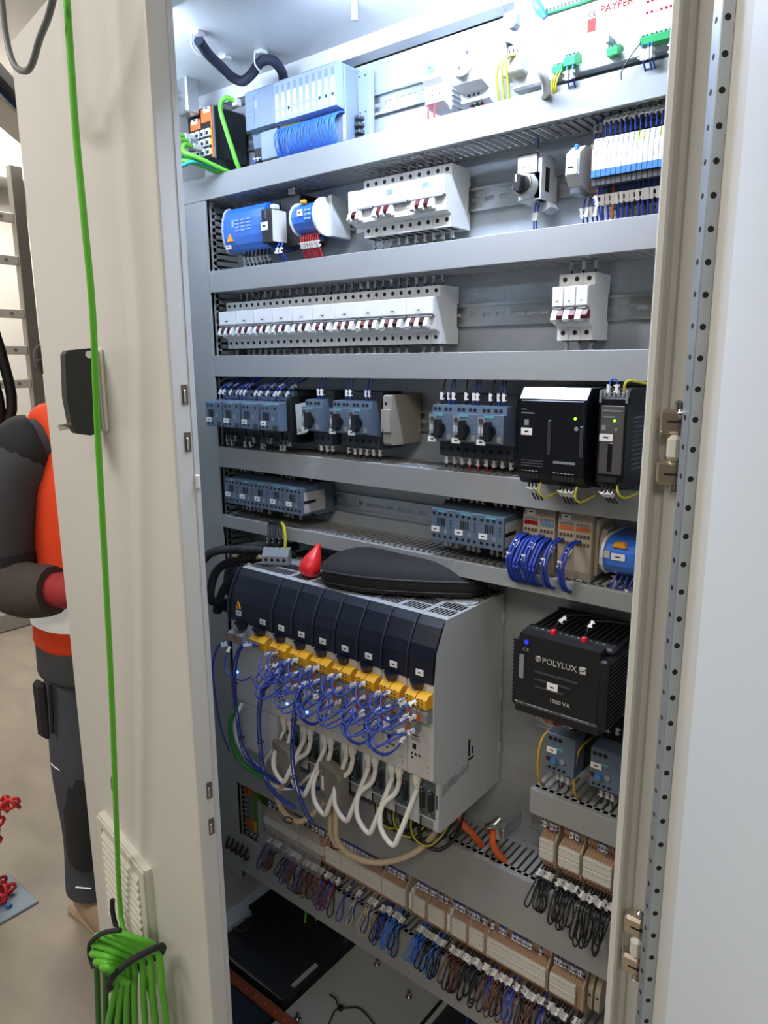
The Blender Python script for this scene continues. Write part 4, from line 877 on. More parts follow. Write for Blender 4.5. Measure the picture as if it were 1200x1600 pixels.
def endclamp(x, z, label_):
    t = dev('end_bracket', label_, 'end bracket', x, z, 'terminal end brackets')
    mk('clamp', MB().prism([(-.0075, -.022), (-.045, -.03), (-.055, -.028), (-.060, -.02), (-.060, .014), (-.052, .030), (-.038, .034), (-.0075, .024)][::-1], 0, .0085), TERMG, t); screws(t, (.0042,), .060, (0.004,), .0022); screws(t, (.0042,), .0555, (-.021,), .0016)
endclamp(.884, .668, 'beige end bracket closing the short terminal row')
REDDW = mat('dark_red_wire', '#8a2028', .45)
row = [(.2635, 8, 0, 8, 'terminal block beside the clear cover, with red edge, lowest row', [BWIRE, KWIRE, REDDW], .4, .7), (.3065, 21, 0, 21, 'longest terminal block of the left half of the lowest row', [BGWIRE, BWIRE, KWIRE], .8, .25), (.4175, 11, 0, 11, 'terminal block with two square white tags side by side, lowest row', [SKYW, BWIRE, KWIRE], .5, .7), (.4955, 6, 0, 5, 'narrow terminal block just right of the small white bracket, lowest row', [SKYW, BWIRE, KWIRE], .6, .8), (.5300, 8, 0, 7, 'terminal block with black loops, third left of the longest one', [KWIRE, KWIRE, SKYW], .9, 1), (.5830, 7, 0, 6, 'terminal block with brown and black loops, second left of the longest one', [KWIRE, BRWIRE], .8, 1), (.6205, 7, 0, 6, 'terminal block with black loops, directly left of the longest one', [KWIRE], .9, 1), (.6580, 22, 0, 22, 'longest terminal block of the lowest row with double white strips', [BRWIRE, BRWIRE, BWIRE, KWIRE], .75, .85), (.7790, 11, 0, 9, 'rightmost terminal block of the lowest row with double white strips', [KWIRE, MATS['black_wire']], .7, .7)]
for x, n, a, b_, lab, bm, tp, bt in row: terminals(x, .43, n, lab, a, b_, top=tp, bot=bt, botm=bm, loop=.021, colour=TERM)
endclamp(.8405, .43, 'beige end bracket left of two at the right end of the lowest row'); endclamp(.8530, .43, 'beige end bracket right of two at the right end of the lowest row')
for k, x in enumerate((.4845, .5735)):
    t = dev('end_bracket', ('cream end bracket standing between terminal blocks near the middle of the lowest row', 'cream end bracket right of the black wire loops in the lowest row')[k], 'end bracket', x, .43, 'terminal end brackets')
    mk('clamp', MB().box(0, .0072, -.066, -.0078, -.026, .026, .002), WHITE2, t); mk('flag', MB().box(.001, .0062, -.075, -.066, -.014, .020, .001), MARKW, t)
# left part under a clear cover
t = terminals(.070, .43, 36, 'long terminal block under the clear cover at the left of the lowest row', 0, 36, colour=TERM, top=.6, bot=.6, botm=[KWIRE, BRWIRE, BWIRE], loop=.02, rows=1)
t = thing('terminal_cover', 'clear plastic cover over the left end of the lowest terminal row', 'cover', (.066, PLY, .43))
mk('front', MB().box(0, .195, -.0865, -.085, -.060, .050), CLEAR, t); mk('rib', MB().box(.128, .131, -.0875, -.0865, -.060, .050), mat('clear_edge', '#c9d0d2', .2, alpha=.45), t); mk('rim', MB().box(0, .195, -.0873, -.0865, -.0612, -.0588), mat('clear_edge', '#c9d0d2'), t); mk('leg', MB().box(.0, .002, -.085, -.0765, -.060, .05), CLEAR, t)
t = dev('supply_terminal', 'orange and grey supply terminals with green earth block, far left of the lowest row', 'terminal block', -.045, .43)
for k in range(5):
    m = mk('terminal', MB().prism([(-.0075, -.035), (-.05, -.07), (-.062, -.065), (-.065, -.04), (-.06, -.02), (-.06, .03), (-.052, .05), (-.04, .055), (-.0075, .04)][::-1], k * .0165, k * .0165 + .016), MGREY if k < 4 else mat('earth_green', '#4d8a2e', .5), t)
    if k < 4:
        for z0, z1 in ((-.058, -.030), (.030, .050)): mk('lever', MB().box(k * .0165 + .003, k * .0165 + .0135, -.0665, -.058, z0, z1, .001), ORANGE, m)
    else: mk('lever', MB().box(k * .0165 + .003, k * .0165 + .0135, -.0665, -.058, -.058, -.030, .001), YEL, m)
for k in range(5): wire(t, [(.008 + k * .0165, -.055, -.068), (.008 + k * .0165, -.09, -.085), (.01 + k * .0165, -.10, -.11), (.014 + k * .0165, -.07, -.10)], KWIRE, .003, (), n=6, sub=3)

# terminals with blue wires in the small contactor row
t = dev('terminal_block', 'tall beige push-in terminal block with bundles of blue wires', 'terminal block', .7005, 1.180)
COLS = [(0, REDPR), (1, mat('marker_blue', '#5f8fb0', .5)), (2, ORANGE), (3, ORANGE)]
for i in range(4):
    x0 = i * .0262 + (.005 if i > 1 else 0)
    c_ = mk('terminal', MB().prism([(-.0075, -.04), (-.062, -.05), (-.068, -.035), (-.070, .04), (-.066, .052), (-.0075, .058)][::-1], x0, x0 + .0258), TERMG, t)
    cm = COLS[i][1]
    for k in range(4):
        cpart('colour_tab', ('ctab', cm.name), lambda q: q.box(0, .0045, -.0006, .001, 0, .006), cm, c_, (x0 + .0025 + k * .0056, -.0702, .026))
        cpart('marker_dot', 'mdot2', lambda q: q.box(0, .0042, -.0006, .001, 0, .0035), PRINTG, c_, (x0 + .0025 + k * .0056, -.0702, .0335)); cpart('contact', 'cont2', lambda q: q.box(0, .003, -.0006, .001, 0, .0045), TERMD, c_, (x0 + .003 + k * .0056, -.0702, .016))
        cpart('contact', 'cont2', None, TERMD, c_, (x0 + .003 + k * .0056, -.0698, .004))
    if i in (0, 2): label(c_, x0 + .006, x0 + .020, .0702, .041, .049)
    for k in range(8 if i < 2 else 2):
        xx = x0 + .003 + (k % 4) * .0056; dz = .004 + .008 * (k // 2)
        wire(t, [(xx, -.068, .012 - dz * .3), (xx - .002, -.092, .010 - dz * .6), (xx - .005, -.108, -.008 - dz), (xx - .006, -.110, -.030), (xx - .003, -.100, -.055), (xx + .002, -.075, -.064)], BWIRE if (i < 2 or k == 0) else BRWIRE if k > 1 else BWIRE, .0024, (.28 if k % 2 else .45,) if k in (0, 1) else (), n=6, sub=4)
mk('end_cover', MB().box(.1105, .116, -.060, -.0078, -.04, .045, .001), TERMG, t)
endclamp(.8185, 1.180, 'beige end bracket beside the tall push-in terminal block')
t = dev('distribution_block', 'blue clear-covered distribution block with yellow tab next to the door post', 'distribution block', .8345, 1.180)
def cyl_prof(d0, d1, h, n=8): return [(-.0075, -h), (-d0, -h)] + [(-d0 - (d1 - d0) * math.sin(PI * k / n), -h * math.cos(PI * k / n)) for k in range(1, n)] + [(-d0, h), (-.0075, h)]
mk('cover', MB().prism(cyl_prof(.062, .092, .027)[::-1], .003, .085), BLUEC, t); mk('end_disc', MB().prism(cyl_prof(.064, .095, .029)[::-1], -.001, .003), LGREY, t)
mk('tab', MB().prism([(.014, .016), (.034, .016), (.030, .023), (.018, .023)], -.0900, -.080, 'y'), AMBER, t); label(t, .0145, .034, .0925, -.001, .008); fbox('print', MARKG, t, .004, .012, .092, .0, .010, .0006)
for k in range(6): wire(t, [(.018 + k * .008, -.07, -.022), (.016 + k * .008, -.082, -.036), (.008 + k * .009, -.080, -.050), (-.006 + k * .010, -.07, -.063)], BWIRE, .0014, (.62,) if k in (0, 3) else (), sub=3)
wire(t, [(.008, -.055, -.025), (.008, -.055, -.045), (.008, -.05, -.062)], BWIRE, .0012, (.4,))

# ================================================================ relay row
for i in range(14):
    x = .7975 + i * .00650
    t = dev('slim_relay', 'slim white interface relay with blue band, %s from the left' % ORD[i], 'relay', x, 1.697, 'slim relays'); w = .0062
    cpart('body', 'rlb', lambda q: q.prism([(-.0075, -.045), (-.062, -.045), (-.080, -.030), (-.094, -.028), (-.094, .005), (-.080, .030), (-.050, .042), (-.0075, .045)][::-1], 0, w), BLACK, t)
    cpart('housing', 'rlh', lambda q: q.prism([(-.094, -.012), (-.1035, -.012), (-.1035, .012), (-.094, .018)][::-1], .0002, w - .0002), mat('relay_white', '#e8e9ea', .4), t)
    cpart('band', 'rld', lambda q: q.prism([(-.094, -.0205), (-.104, -.0205), (-.104, -.012), (-.094, -.012)][::-1], .0002, w - .0002), BLUEP, t)
    cpart('foot', 'rlf', lambda q: q.box(.0003, w - .0003, -.101, -.09, -.030, -.0205), DGREY, t)
    cpart('marker_tab', ('rlm', i in (8, 9, 13)), lambda q: q.prism([(-.094, .018), (-.1015, .0135), (-.0985, .026), (-.090, .028)][::-1], .0005, w - .0005), mat('tab_green', '#b4e05a', .4) if i in (8, 9, 13) else WHITE, t)
    wire(t, [(.003, -.070, .036), (.003 + rnd.uniform(-.001, .001), -.072, .052), (.003 + rnd.uniform(-.003, .003), -.05, .072)], BWIRE, .0012, (.42,), sub=2, ms=1.1)
    wire(t, [(.003, -.083, -.028), (.003 + rnd.uniform(-.001, .001), -.086, -.044), (.003 + rnd.uniform(-.004, .004), -.075, -.076)], OWIRE if i == 3 else BWIRE, .0013, (.34,), sub=2, ms=1.15)
    wire(t, [(.003, -.070, -.036), (.004, -.070, -.052), (.003, -.062, -.078)], OWIRE if i == 4 else BWIRE, .0013, (.55,) if i % 3 else (), mm=MARKG, sub=2)
t = dev('terminal_block', 'small grey fuse terminal with blue tab left of the slim relays', 'terminal block', .7675, 1.697)
mk('body', MB().prism([(-.0075, -.03), (-.055, -.045), (-.065, -.03), (-.065, .03), (-.05, .042), (-.0075, .03)][::-1], .011, .024), mat('fuse_brown', '#6f5a48', .5), t)
mk('fuse_holder', MB().prism([(-.06, -.030), (-.088, -.024), (-.100, -.012), (-.100, .014), (-.082, .026), (-.06, .026)][::-1], -.007, .012), LGREY, t); mk('label_window', MB().box(-.006, .010, -.1025, -.099, -.012, .008, .001), WHITE, t)
mk('tab', MB().box(.0, .005, -.092, -.085, .020, .027, .001), BLUEP, t); mk('print', MB().box(-.003, .005, -.1029, -.1024, -.004, -.002), PRINT, t); mk('clear_base', MB().box(-.005, .010, -.09, -.06, -.034, -.025, .002), CLEARP, t)
for k in range(2): wire(t, [(.014 + k * .007, -.058, .036), (.014 + k * .007, -.058, .055), (.013 + k * .007, -.05, .075)], BWIRE, .0013, (.35,), mm=MARKG, sub=2)
for k in range(4): wire(t, [(.008 + k * .006, -.066, -.036), (.007 + k * .0065, -.072, -.052 - (k % 2) * .006), (.006 + k * .007, -.062, -.078)], BWIRE, .0013, (.45,), sub=2, ms=1.1)
# rotary switch
t = dev('rotary_switch', 'light grey box with black rotary knob and white plate on the rail', 'switch', .6690, 1.697)
mk('body', MB().box(.0, .036, -.060, -.0078, -.026, .012, .002), LGREY, t); mk('side_case', MB().prism([(-.02, -.026), (-.06, -.026), (-.06, .028), (-.05, .034), (-.02, .034)][::-1], .026, .0365), LGREY, t); mk('side_slot', MB().box(.0362, .0368, -.048, -.036, -.014, .018), HOLE, t)
mk('legend_plate', MB().box(-.0005, .030, -.0625, -.060, .010, .034, .001), WHITE, t); mk('legend_frame', MB().box(-.0015, .031, -.0612, -.0598, .009, .0355), NAVY, t); mk('print', MB().box(.008, .020, -.0628, -.0624, .018, .0195), PRINTG, t)
mk('collar', MB().cyl((.0155, -.060, -.007), (.0155, -.076, -.007), .0165, .0150, n=28), LGREY, t); mk('bezel', MB().lathe([(.0150, 0), (.0158, .001), (.0150, .003), (.0118, .0032)], (.0155, -.076, -.007), (0, -1, 0), 28), STEEL, t)
mk('knob', MB().cyl((.0155, -.076, -.007), (.0155, -.080, -.007), .0115, n=20).prism([(.011, -.017), (.020, -.017), (.0215, -.007), (.020, .003), (.011, .003), (.0095, -.007)], -.094, -.079, 'y'), BLACK, t); mk('pointer', MB().box(.0148, .0162, -.0944, -.0938, -.006, .003), WHITE, t)
mk('clip', MB().prism([(.012, -.026), (.036, -.026), (.042, -.034), (.030, -.040), (.018, -.032)], -.04, -.012, 'y'), LGREY, t)
wire(t, [(.026, -.050, .030), (.026, -.052, .050), (.020, -.046, .062), (.010, -.04, .068)], BWIRE, .0012, (.12,), mm=MARKG)
for k in range(2): wire(t, [(.022 + k * .005, -.045, -.026), (.022 + k * .004, -.050, -.048), (.020 + k * .004, -.045, -.080)], BWIRE, .0012, (.4,), mm=MARKG)

# ================================================================ blue power blocks, left of the breaker group
t = dev('distribution_block', 'large blue clear-covered distribution block with warning triangle', 'distribution block', .052, 1.697)
mk('cover', MB().prism(cyl_prof(.072, .091, .040)[::-1], 0, .113), BLUEC, t); mk('end_disc', MB().prism(cyl_prof(.074, .093, .042)[::-1], -.003, 0), LGREY, t)
for k in range(12): fbox('print', mat('print_paleblue', '#8fb4e8', .5), t, .035 + (k % 3) * .016, .047 + (k % 3) * .016, .0915, .012 - (k // 3) * .006, .0145 - (k // 3) * .006, .0004)
fbox('emblem', mat('print_paleblue', '#8fb4e8'), t, .026, .032, .0915, .002, .015, .0004); mk('warning_triangle', MB().prism([(.011, -.022), (.026, -.022), (.0185, -.008)], -.0925, -.088, 'y'), AMBER, t); label(t, .0, .0145, .086, -.035, -.027)
for k in range(7): wire(t, [(.03 + k * .011, -.06, -.038), (.03 + k * .011, -.064, -.055), (.03 + k * .011, -.05, -.075)], KWIRE, .002, (.42,), mm=MARKG, sub=2)
t = dev('distribution_block', 'black distribution block with white label between the two blue blocks', 'distribution block', .167, 1.697)
mk('body', MB().box(0, .028, -.098, -.0078, -.036, .022, .002), BLACK, t); label(t, .0, .018, .098, -.014, .0); mk('side_plate', MB().box(.028, .0286, -.096, -.030, -.034, .020), WHITE, t)
for k in range(5): fbox('print', MARKG, t, .012, .0135, .098, .006 + k * .0028, .0075 + k * .0028, .0003)
mk('rear_block', MB().box(.014, .066, -.062, -.0078, -.04, .046, .002), BLACK, t); mk('yoke', MB().box(.01, .022, -.085, -.07, .022, .032, .002), WHITE, t)
for k in range(3): wire(t, [(.034 + k * .006, -.055, .045), (.034 + k * .006, -.055, .060), (.034 + k * .006, -.05, .07)], KWIRE, .002, (.35,), mm=MARKG, sub=2)
for k in range(2): wire(t, [(.034 + k * .01, -.085, -.036), (.034 + k * .01, -.092, -.052), (.036 + k * .01, -.07, -.075)], BWIRE, .0015, (.35,), sub=2)
t = dev('distribution_block', 'small blue clear-covered distribution block with red wires below', 'distribution block', .237, 1.697)
mk('cover', MB().prism(cyl_prof(.062, .090, .026)[::-1], 0, .054), BLUEC, t); mk('end_disc', MB().prism(cyl_prof(.064, .093, .032)[::-1], .054, .058), WHITE, t); mk('end_disc', MB().prism(cyl_prof(.064, .093, .029)[::-1], -.003, .0), WHITE, t); mk('rear_block', MB().prism([(-.0075, -.032), (-.055, -.032), (-.055, .036), (-.0075, .03)][::-1], .058, .066), LGREY, t)
mk('tab', MB().box(.016, .028, -.084, -.076, .022, .029, .002), YEL, t); label(t, .016, .028, .0905, .001, .012)
for k in range(6): fbox('print', mat('print_paleblue', '#8fb4e8'), t, .033 + (k % 2) * .008, .039 + (k % 2) * .008, .0905, .008 - (k // 2) * .007, .011 - (k // 2) * .007, .0004)
for k in range(8): wire(t, [(.008 + k * .0058, -.070, -.026), (.008 + k * .0058, -.074, -.040), (.006 + k * .0056 + rnd.uniform(-.003, .003), -.055, -.080)], RWIRE, .0015, (.33,), sub=2)

# ================================================================ top row
t = dev('network_switch', 'black and orange network switch at the far left of the top row', 'network switch', -.045, 1.875)
mk('case', MB().box(.001, .080, -.088, -.0078, -.045, .048, .002), BLACK, t); mk('edge_trim', MB().box(.0788, .0804, -.0885, -.085, -.045, .048), MGREY, t)
mk('header', MB().box(.046, .077, -.0905, -.087, .020, .045, .001).box(.073, .0775, -.0905, -.087, -.044, .022, .001), ORANGE, t); mk('header', MB().box(.012, .042, -.0905, -.087, .012, .030, .001), ORANGE, t)
label(t, .056, .074, .0905, .036, .045); label(t, .018, .036, .0905, .022, .031)
for r in range(3):
    for k in range(4):
        p = mk('port', MB().box(.010 + k * .0155, .0225 + k * .0155, -.0915, -.086, -.004 - r * .017, .009 - r * .017, .001), LGREY if (r + k) % 3 else WHITE, t); mk('port_hole', MB().box(.0125 + k * .0155, .020 + k * .0155, -.0918, -.0914, -.002 - r * .017, .004 - r * .017), HOLE, p)
    for k in range(2): mk('link_led', MB().box(.0705, .0728, -.0912, -.088, -.002 - r * .017 + k * .005, .0008 - r * .017 + k * .005), LEDY, t)
mk('rail_clip', MB().box(.05, .07, -.06, -.03, .048, .060, .003), CLEARP, t)
for k in range(5):
    zs = 1.874 - k * .011; xs = -.028 + (k % 3) * .012
    th = thing('network_cable', 'green network cable plugged into the top left switch, %s from the top' % ORD[k] if k < 4 else 'teal network cable below the green ones at the top left switch', 'cable', (0, 0, 0), 0, 'green cables at the switch')
    mk('plug', MB().box(xs - .006, xs + .006, -.020, .002, zs - .005, zs + .005, .001), CLEARP if k % 2 else LGREY, th)
    mk('cord', MB().tube([(xs, -.018, zs), (xs + .006, -.042, zs - .003), (xs + .020, -.055, zs - .020), (xs + .042 + k * .001, -.040, 1.812 - k * .002 + .012), (xs + .062, -.005, 1.806), (xs + .075, .03, 1.795)], .0042, 8, 6), GREENC if k < 4 else TEALW, th)
th = thing('network_cable', 'green network cable arching over the switch down to the duct', 'cable', (0, 0, 0), 0, 'green cables at the switch')
mk('cord', MB().tube([(.092, .010, 1.918), (.084, -.004, 1.922), (.072, -.008, 1.915), (.068, -.006, 1.900), (.076, -.002, 1.868), (.088, .0, 1.835), (.094, .006, 1.808), (.095, .02, 1.790)], .0042, 8, 6), GREENC, th); mk('plug', MB().box(.086, .098, .006, .018, 1.910, 1.922, .001), WHITE, th)

PLCM = mat('plc_bluegrey', '#77879d', .4, na=.03); PLCL = mat('plc_light', '#93a3b8', .35, na=.03)
t = dev('plc_controller', 'blue grey programmable controller unit left of the slim modules', 'controller', .1055, 1.875)
mk('body', MB().prism([(-.0075, -.052), (-.05, -.052), (-.055, -.010), (-.0695, -.008), (-.0695, .055), (-.066, .058), (-.0075, .058)][::-1], 0, .0765), PLCM, t)
mk('lower_cover', MB().box(.026, .0745, -.0585, -.050, -.060, -.012, .001), PLCL, t); mk('lower_recess', MB().box(.0, .026, -.052, -.03, -.058, -.012), BLACK, t)
mk('door_line', MB().box(.0225, .0235, -.0700, -.0690, .0, .052), mat('plc_line', '#6c7a8e', .5), t); fbox('brand_strip', TEAL, t, .020, .034, .0695, .048, .0515); fbox('window', PLCL, t, .024, .034, .0695, .026, .038)
for k in range(4): fbox('print', mat('plc_line', '#6c7a8e'), t, .006, .014, .0695, .040 - k * .009, .0415 - k * .009, .0003)
mk('latch', MB().box(.0715, .074, -.060, -.0583, -.050, -.012), BLACK, t)
for k in range(2): wire(t, [(.012 + k * .006, -.045, -.052), (.006 + k * .006, -.062, -.058), (.008 + k * .005, -.055, -.074)], BWIRE, .0013, (.3,))
for i in range(10):
    t = dev('io_module', 'slim blue grey controller module with white label strip, %s from the left' % ORD[i], 'controller module', .1825 + i * .0149, 1.875, 'slim controller modules'); w = .0147
    cpart('body', 'iob', lambda q: q.prism([(-.0075, -.010), (-.05, -.012), (-.0695, -.009), (-.0695, .055), (-.066, .0585), (-.0075, .0585)][::-1], 0, w), PLCL, t)
    cpart('base_unit', 'iobu', lambda q: q.box(.0002, w - .0002, -.048, -.0078, -.062, -.010), PLCM if i else PLCM, t)
    fbox('label_strip', mat('label_bright', '#f3f5f6', .4), t, .004, .0105, .0695, .012, .036); fbox('status_strip', PLCM, t, .004, .0105, .0695, .038, .050)
    fbox('window', mat('window_pale', '#c8d4e2', .2), t, .003, .0115, .0695, -.004, .008)
    if i in (2, 7, 8, 9): fbox('tab', HOLE, t, .005, .0085, .0695, .006, .011, .001)
    for k in range(4):
        xx = .002 + k * .0035
        wire(t, [(xx, -.046, -.014), (xx, -.062, -.018), (xx + rnd.uniform(-.002, .002), -.072, -.030), (xx + rnd.uniform(-.004, .002), -.072, -.048), (xx - .002, -.062, -.064), (xx - .001, -.045, -.078)], SKYW, .0013, (), sub=3)
t = dev('io_module', 'blue grey end module closing the row of slim controller modules', 'controller module', .3325, 1.875)
mk('end_plate', MB().box(0, .0025, -.052, -.0078, -.060, .056, .001), PLCM, t); mk('mount_plate', MB().box(.0025, .030, -.020, -.0078, -.062, .052, .001), PLCL, t)
for k in range(2): screws(t, (.008 + k * .012,), .020, (.044, -.012), .0014)
mk('marker_strip', MB().box(-.006, -.0005, -.050, -.040, -.060, -.018, .001), WHITE, t)
for k in range(4): mk('clip', MB().box(.006, .018, -.034, -.020, -.058 + k * .011, -.052 + k * .011, .001), DGREY, t)
mk('busbar_tray', MB().box(-.15, -.10, -.056, -.045, -.016, -.009), mat('tray_ochre', '#8d8322', .5), t)

t = dev('time_switch', 'white rail timer with mint round dial and red wires', 'timer', .5055, 1.868)
mk('body', MB().prism([(-.0075, -.042), (-.045, -.042), (-.060, -.036), (-.060, -.012), (-.070, -.006), (-.070, .022), (-.060, .028), (-.0075, .030)][::-1], 0, .0345), WHITE, t)
mk('dial', MB().cyl((.0165, -.070, .009), (.0165, -.0712, .009), .0085, n=26), MINT, t); mk('dial_pin', MB().cyl((.0165, -.0712, .009), (.0165, -.0722, .009), .0012, n=8), HOLE, t); screws(t, (.007, .013, .020, .026), .060, (-.018, -.026), .0011); mk('dial_notch', MB().box(.0165, .0245, -.0716, -.0711, .010, .0178), WHITE, t)
for k in range(2): wire(t, [(.009 + k * .011, -.055, -.034), (.008 + k * .011, -.064, -.050), (.005 + k * .012, -.05, -.080)], RWIRE, .0014, ())
mk('rail_comb', MB().prism([(-.008, -.045), (-.045, -.045), (-.048, .020), (-.008, .022)][::-1], .0345, .038), LGREY, t)
for k in range(8): bx('comb_tooth', LGREY, t, .038, .0405, -.045, -.012, -.040 + k * .007, -.037 + k * .007)
t = dev('power_socket', 'white rail-mounted round power socket in the top row', 'socket', .5705, 1.862)
mk('body', MB().prism([(-.0075, -.046), (-.052, -.046), (-.060, -.042), (-.060, -.030), (-.082, -.024), (-.090, -.016), (-.090, .022), (-.086, .0255), (-.0075, .0255)][::-1], 0, .0480), WHITE, t)
mk('rim', MB().lathe([(.0205, 0), (.0215, .001), (.0205, .003), (.0190, .003), (.0185, -.0)], (.0215, -.090, .003), (0, -1, 0), 30), WHITE, t)
r = mk('well', MB().lathe([(.0185, .0028), (.0178, .0005), (.0, .0005)], (.0215, -.090, .003), (0, -1, 0), 30), LGREY, t)
for x, z in ((.029, .011), (.0160, -.006)): mk('contact_hole', MB().cyl((x, -.0904, z), (x, -.0914, z), .0024, n=10), HOLE, r)
for z in (.0205, -.0145): mk('earth_clip', MB().box(.0185, .0245, -.0918, -.0904, z - .002, z + .002), STEEL, r)
screws(t, (.014, .022, .030), .0600, (-.034,), .0019)
for k, m in enumerate((RWIRE, YWIRE, RWIRE)): bx('wire_clamp', HOLE, t, .014 + k * .008, .018 + k * .008, -.060, -.050, -.0475, -.0445); wire(t, [(.016 + k * .008, -.054, -.044), (.016 + k * .008, -.056, -.058), (.016 + k * .008, -.05, -.075)], m, .0015, (.55,) if k == 2 else (), sub=2)
t = dev('terminal_block', 'small white terminals with yellow wires beside the power socket', 'terminal block', .652, 1.862)
mk('block', MB().box(.004, .012, -.094, -.0078, -.034, .030, .001), WHITE, t); mk('block', MB().box(.016, .038, -.098, -.05, -.034, .0, .002), WHITE2, t); mk('base', MB().box(.012, .040, -.05, -.0078, -.05, .02, .002), LGREY, t)
for k in range(3): fbox('contact', HOLE, t, .018 + k * .006, .0205 + k * .006, .098, -.010, -.006)
mk('dark_cover', MB().prism([(.008, .008), (.034, -.006), (.036, .004), (.012, .020)], -.104, -.085, 'y'), mat('smoke_plastic', '#4c5566', .35), t)
screws(t, (.008,), .094, (.016, -.018), .0016)
for k in range(3): wire(t, [(.020 + k * .005, -.097, -.014), (.012 + k * .004, -.106, -.018), (.004 + k * .008, -.104, -.036), (.0 + k * .008, -.09, -.062)], YWIRE, .0016, ())
mk('plug_hood', MB().box(.014, .034, -.112, -.092, .016, .036, .004), mat('smoke_light', '#9aa0aa', .4), t)
wire(t, [(.022, -.104, .030), (.010, -.112, .055), (.008, -.112, .072), (.025, -.11, .082), (.045, -.10, .068)], KWIRE, .001, (), sub=5)
th = thing('bent_cable', 'short thick white cable curving out of the terminals by the control board', 'cable', (0, 0, 0))
mk('sheath', MB().tube([(.672, -.022, 1.872), (.686, -.035, 1.862), (.704, -.042, 1.846), (.722, -.040, 1.826), (.733, -.030, 1.806), (.730, -.012, 1.795), (.712, .01, 1.793)], .0058, 10, 6), WWIRE, th)
th = thing('blue_plug', 'small blue clip plug hanging in front of the control board', 'plug', (.700, .0, 1.908)); mk('body', MB().tube([(-.002, .0, .008), (.004, 0, -.002), (.011, .0, -.013), (.017, .002, -.022)], lambda u: .0032 + .0022 * math.sin(u * PI) + (.001 if .3 < u < .7 else 0), 8, 4), mat('plug_blue', '#3a7ee0', .4), th)

t = dev('control_board', 'white control board with green plug terminals at the top right', 'control board', .664, 1.812)
mk('case', MB().box(.0, .315, -.078, -.02, .0, .128, .003), WHITE, t); mk('lower_ledge', MB().box(.045, .315, -.085, -.03, -.001, .010, .001), LGREY, t); mk('under_block', MB().box(.06, .315, -.070, -.0078, -.012, -.001), DGREY, t)
def gterm(x, z, n, d=.078, s=1.0, p=.0054, h=.013):
    g = mk('green_terminal', MB().prism([(-d, z), (-d - .022 * s, z), (-d - .024 * s, z + h * .55), (-d - .014 * s, z + h), (-d, z + h)][::-1], x, x + n * p), GREENT, t)
    for k in range(n): mk('screw', MB().cyl((x + (k + .5) * p, -d - .0185 * s, z + h * .72), (x + (k + .5) * p, -d - .0205 * s, z + h * .80), .0013, n=8), HOLE, g)
gterm(.1855, .005, 9); gterm(.1425, .005, 3, s=.8, p=.0046); gterm(.0865, .006, 3, s=.9, p=.0052, h=.016); gterm(.070, .002, 3, s=.8, p=.0048)
g = mk('green_terminal', MB().box(.050, .135, -.084, -.078, .080, .0865, .001), GREENT, t)
for k in range(16): fbox('slot', HOLE, g, .052 + k * .0052, .0545 + k * .0052, .084, .0815, .0855)
text('lettering', 'PAYPER', .0125, REDPR, t, (.124, -.0785, .0625)); text('lettering', 'CE', .0085, PRINT, t, (.1085, -.0785, .0625))
fbox('print_block', PINK, t, .108, .119, .078, .045, .060); fbox('frame_line', PRINTG, t, .108, .182, .078, .0605, .0612, .0003); fbox('frame_line', PRINTG, t, .1815, .1822, .078, .035, .075, .0003)
for k in range(7): fbox('led', LEDR if k == 2 else REDPR, t, .183 + k * .0056, .1855 + k * .0056, .078, .046, .0485, .001); fbox('led', REDPR, t, .183 + k * .0056, .1855 + k * .0056, .078, .058, .0605, .001)
for k in range(2):
    for r in range(2): fbox('led', (PRINTG, REDD)[r], t, .064 + k * .0055, .0662 + k * .0055, .078, .040 + r * .014, .0425 + r * .014, .001)
fbox('print', PRINTG, t, .080, .100, .078, .0720, .0728, .0003); fbox('print', PRINTG, t, .150, .168, .078, .0455, .0465, .0003); mk('jack', MB().box(.1385, .1455, -.094, -.078, .020, .030, .002), mat('jack_grey', '#8b8f98', .4), t)
for x in (.189, .1965, .2005, .2240): wire(t, [(x, -.099, .006), (x + .001, -.101, -.008), (x + .002, -.08, -.03)], BWIRE, .0012, (.3,), sub=2, ms=1.1)
for x in (.091, .099): wire(t, [(x, -.096, .006), (x + .001, -.098, -.008), (x + .002, -.08, -.03)], BWIRE, .0012, (.3,), sub=2)
for k in range(3): wire(t, [(.072 + k * .0045, -.094, .002), (.070 + k * .003, -.096, -.012), (.070, -.08, -.03)], YWIRE, .0012, (), sub=2)
wire(t, [(.1885, -.1, .010), (.175, -.102, -.006), (.165, -.1, -.018), (.1655, -.1, -.028)], KWIRE, .0008, (), sub=3)

# black corrugated hose clipped under the roof
th = thing('cable_sleeve', 'dark braided sleeve clipped in waves under the cabinet roof', 'cable sleeve', (0, 0, 0))
mk('sleeve', MB().tube([(.165, -.125, 1.960), (.150, -.095, 1.952), (.128, -.050, 1.950), (.118, -.020, 1.945), (.128, -.004, 1.940), (.155, -.006, 1.944), (.188, -.012, 1.955), (.200, .005, 1.958), (.190, .035, 1.950), (.172, .055, 1.938)], .0085, 10, 6), mat('sleeve_navy', '#232a3c', .8, ns=400, na=.3, bump=.4, bs=900), th)
for p in ((.165, -.125, 1.960), (.122, -.036, 1.953), (.188, -.012, 1.962)): mk('clip_base', MB().box(p[0] - .009, p[0] + .009, p[1] - .009, p[1] + .009, 1.966, 1.9718, .002).tube([(p[0] - .004, p[1] - .010, 1.968), (p[0] - .004, p[1] - .011, 1.948), (p[0] - .004, p[1] + .004, 1.940)], .0015, 5, 2), WHITE, th)
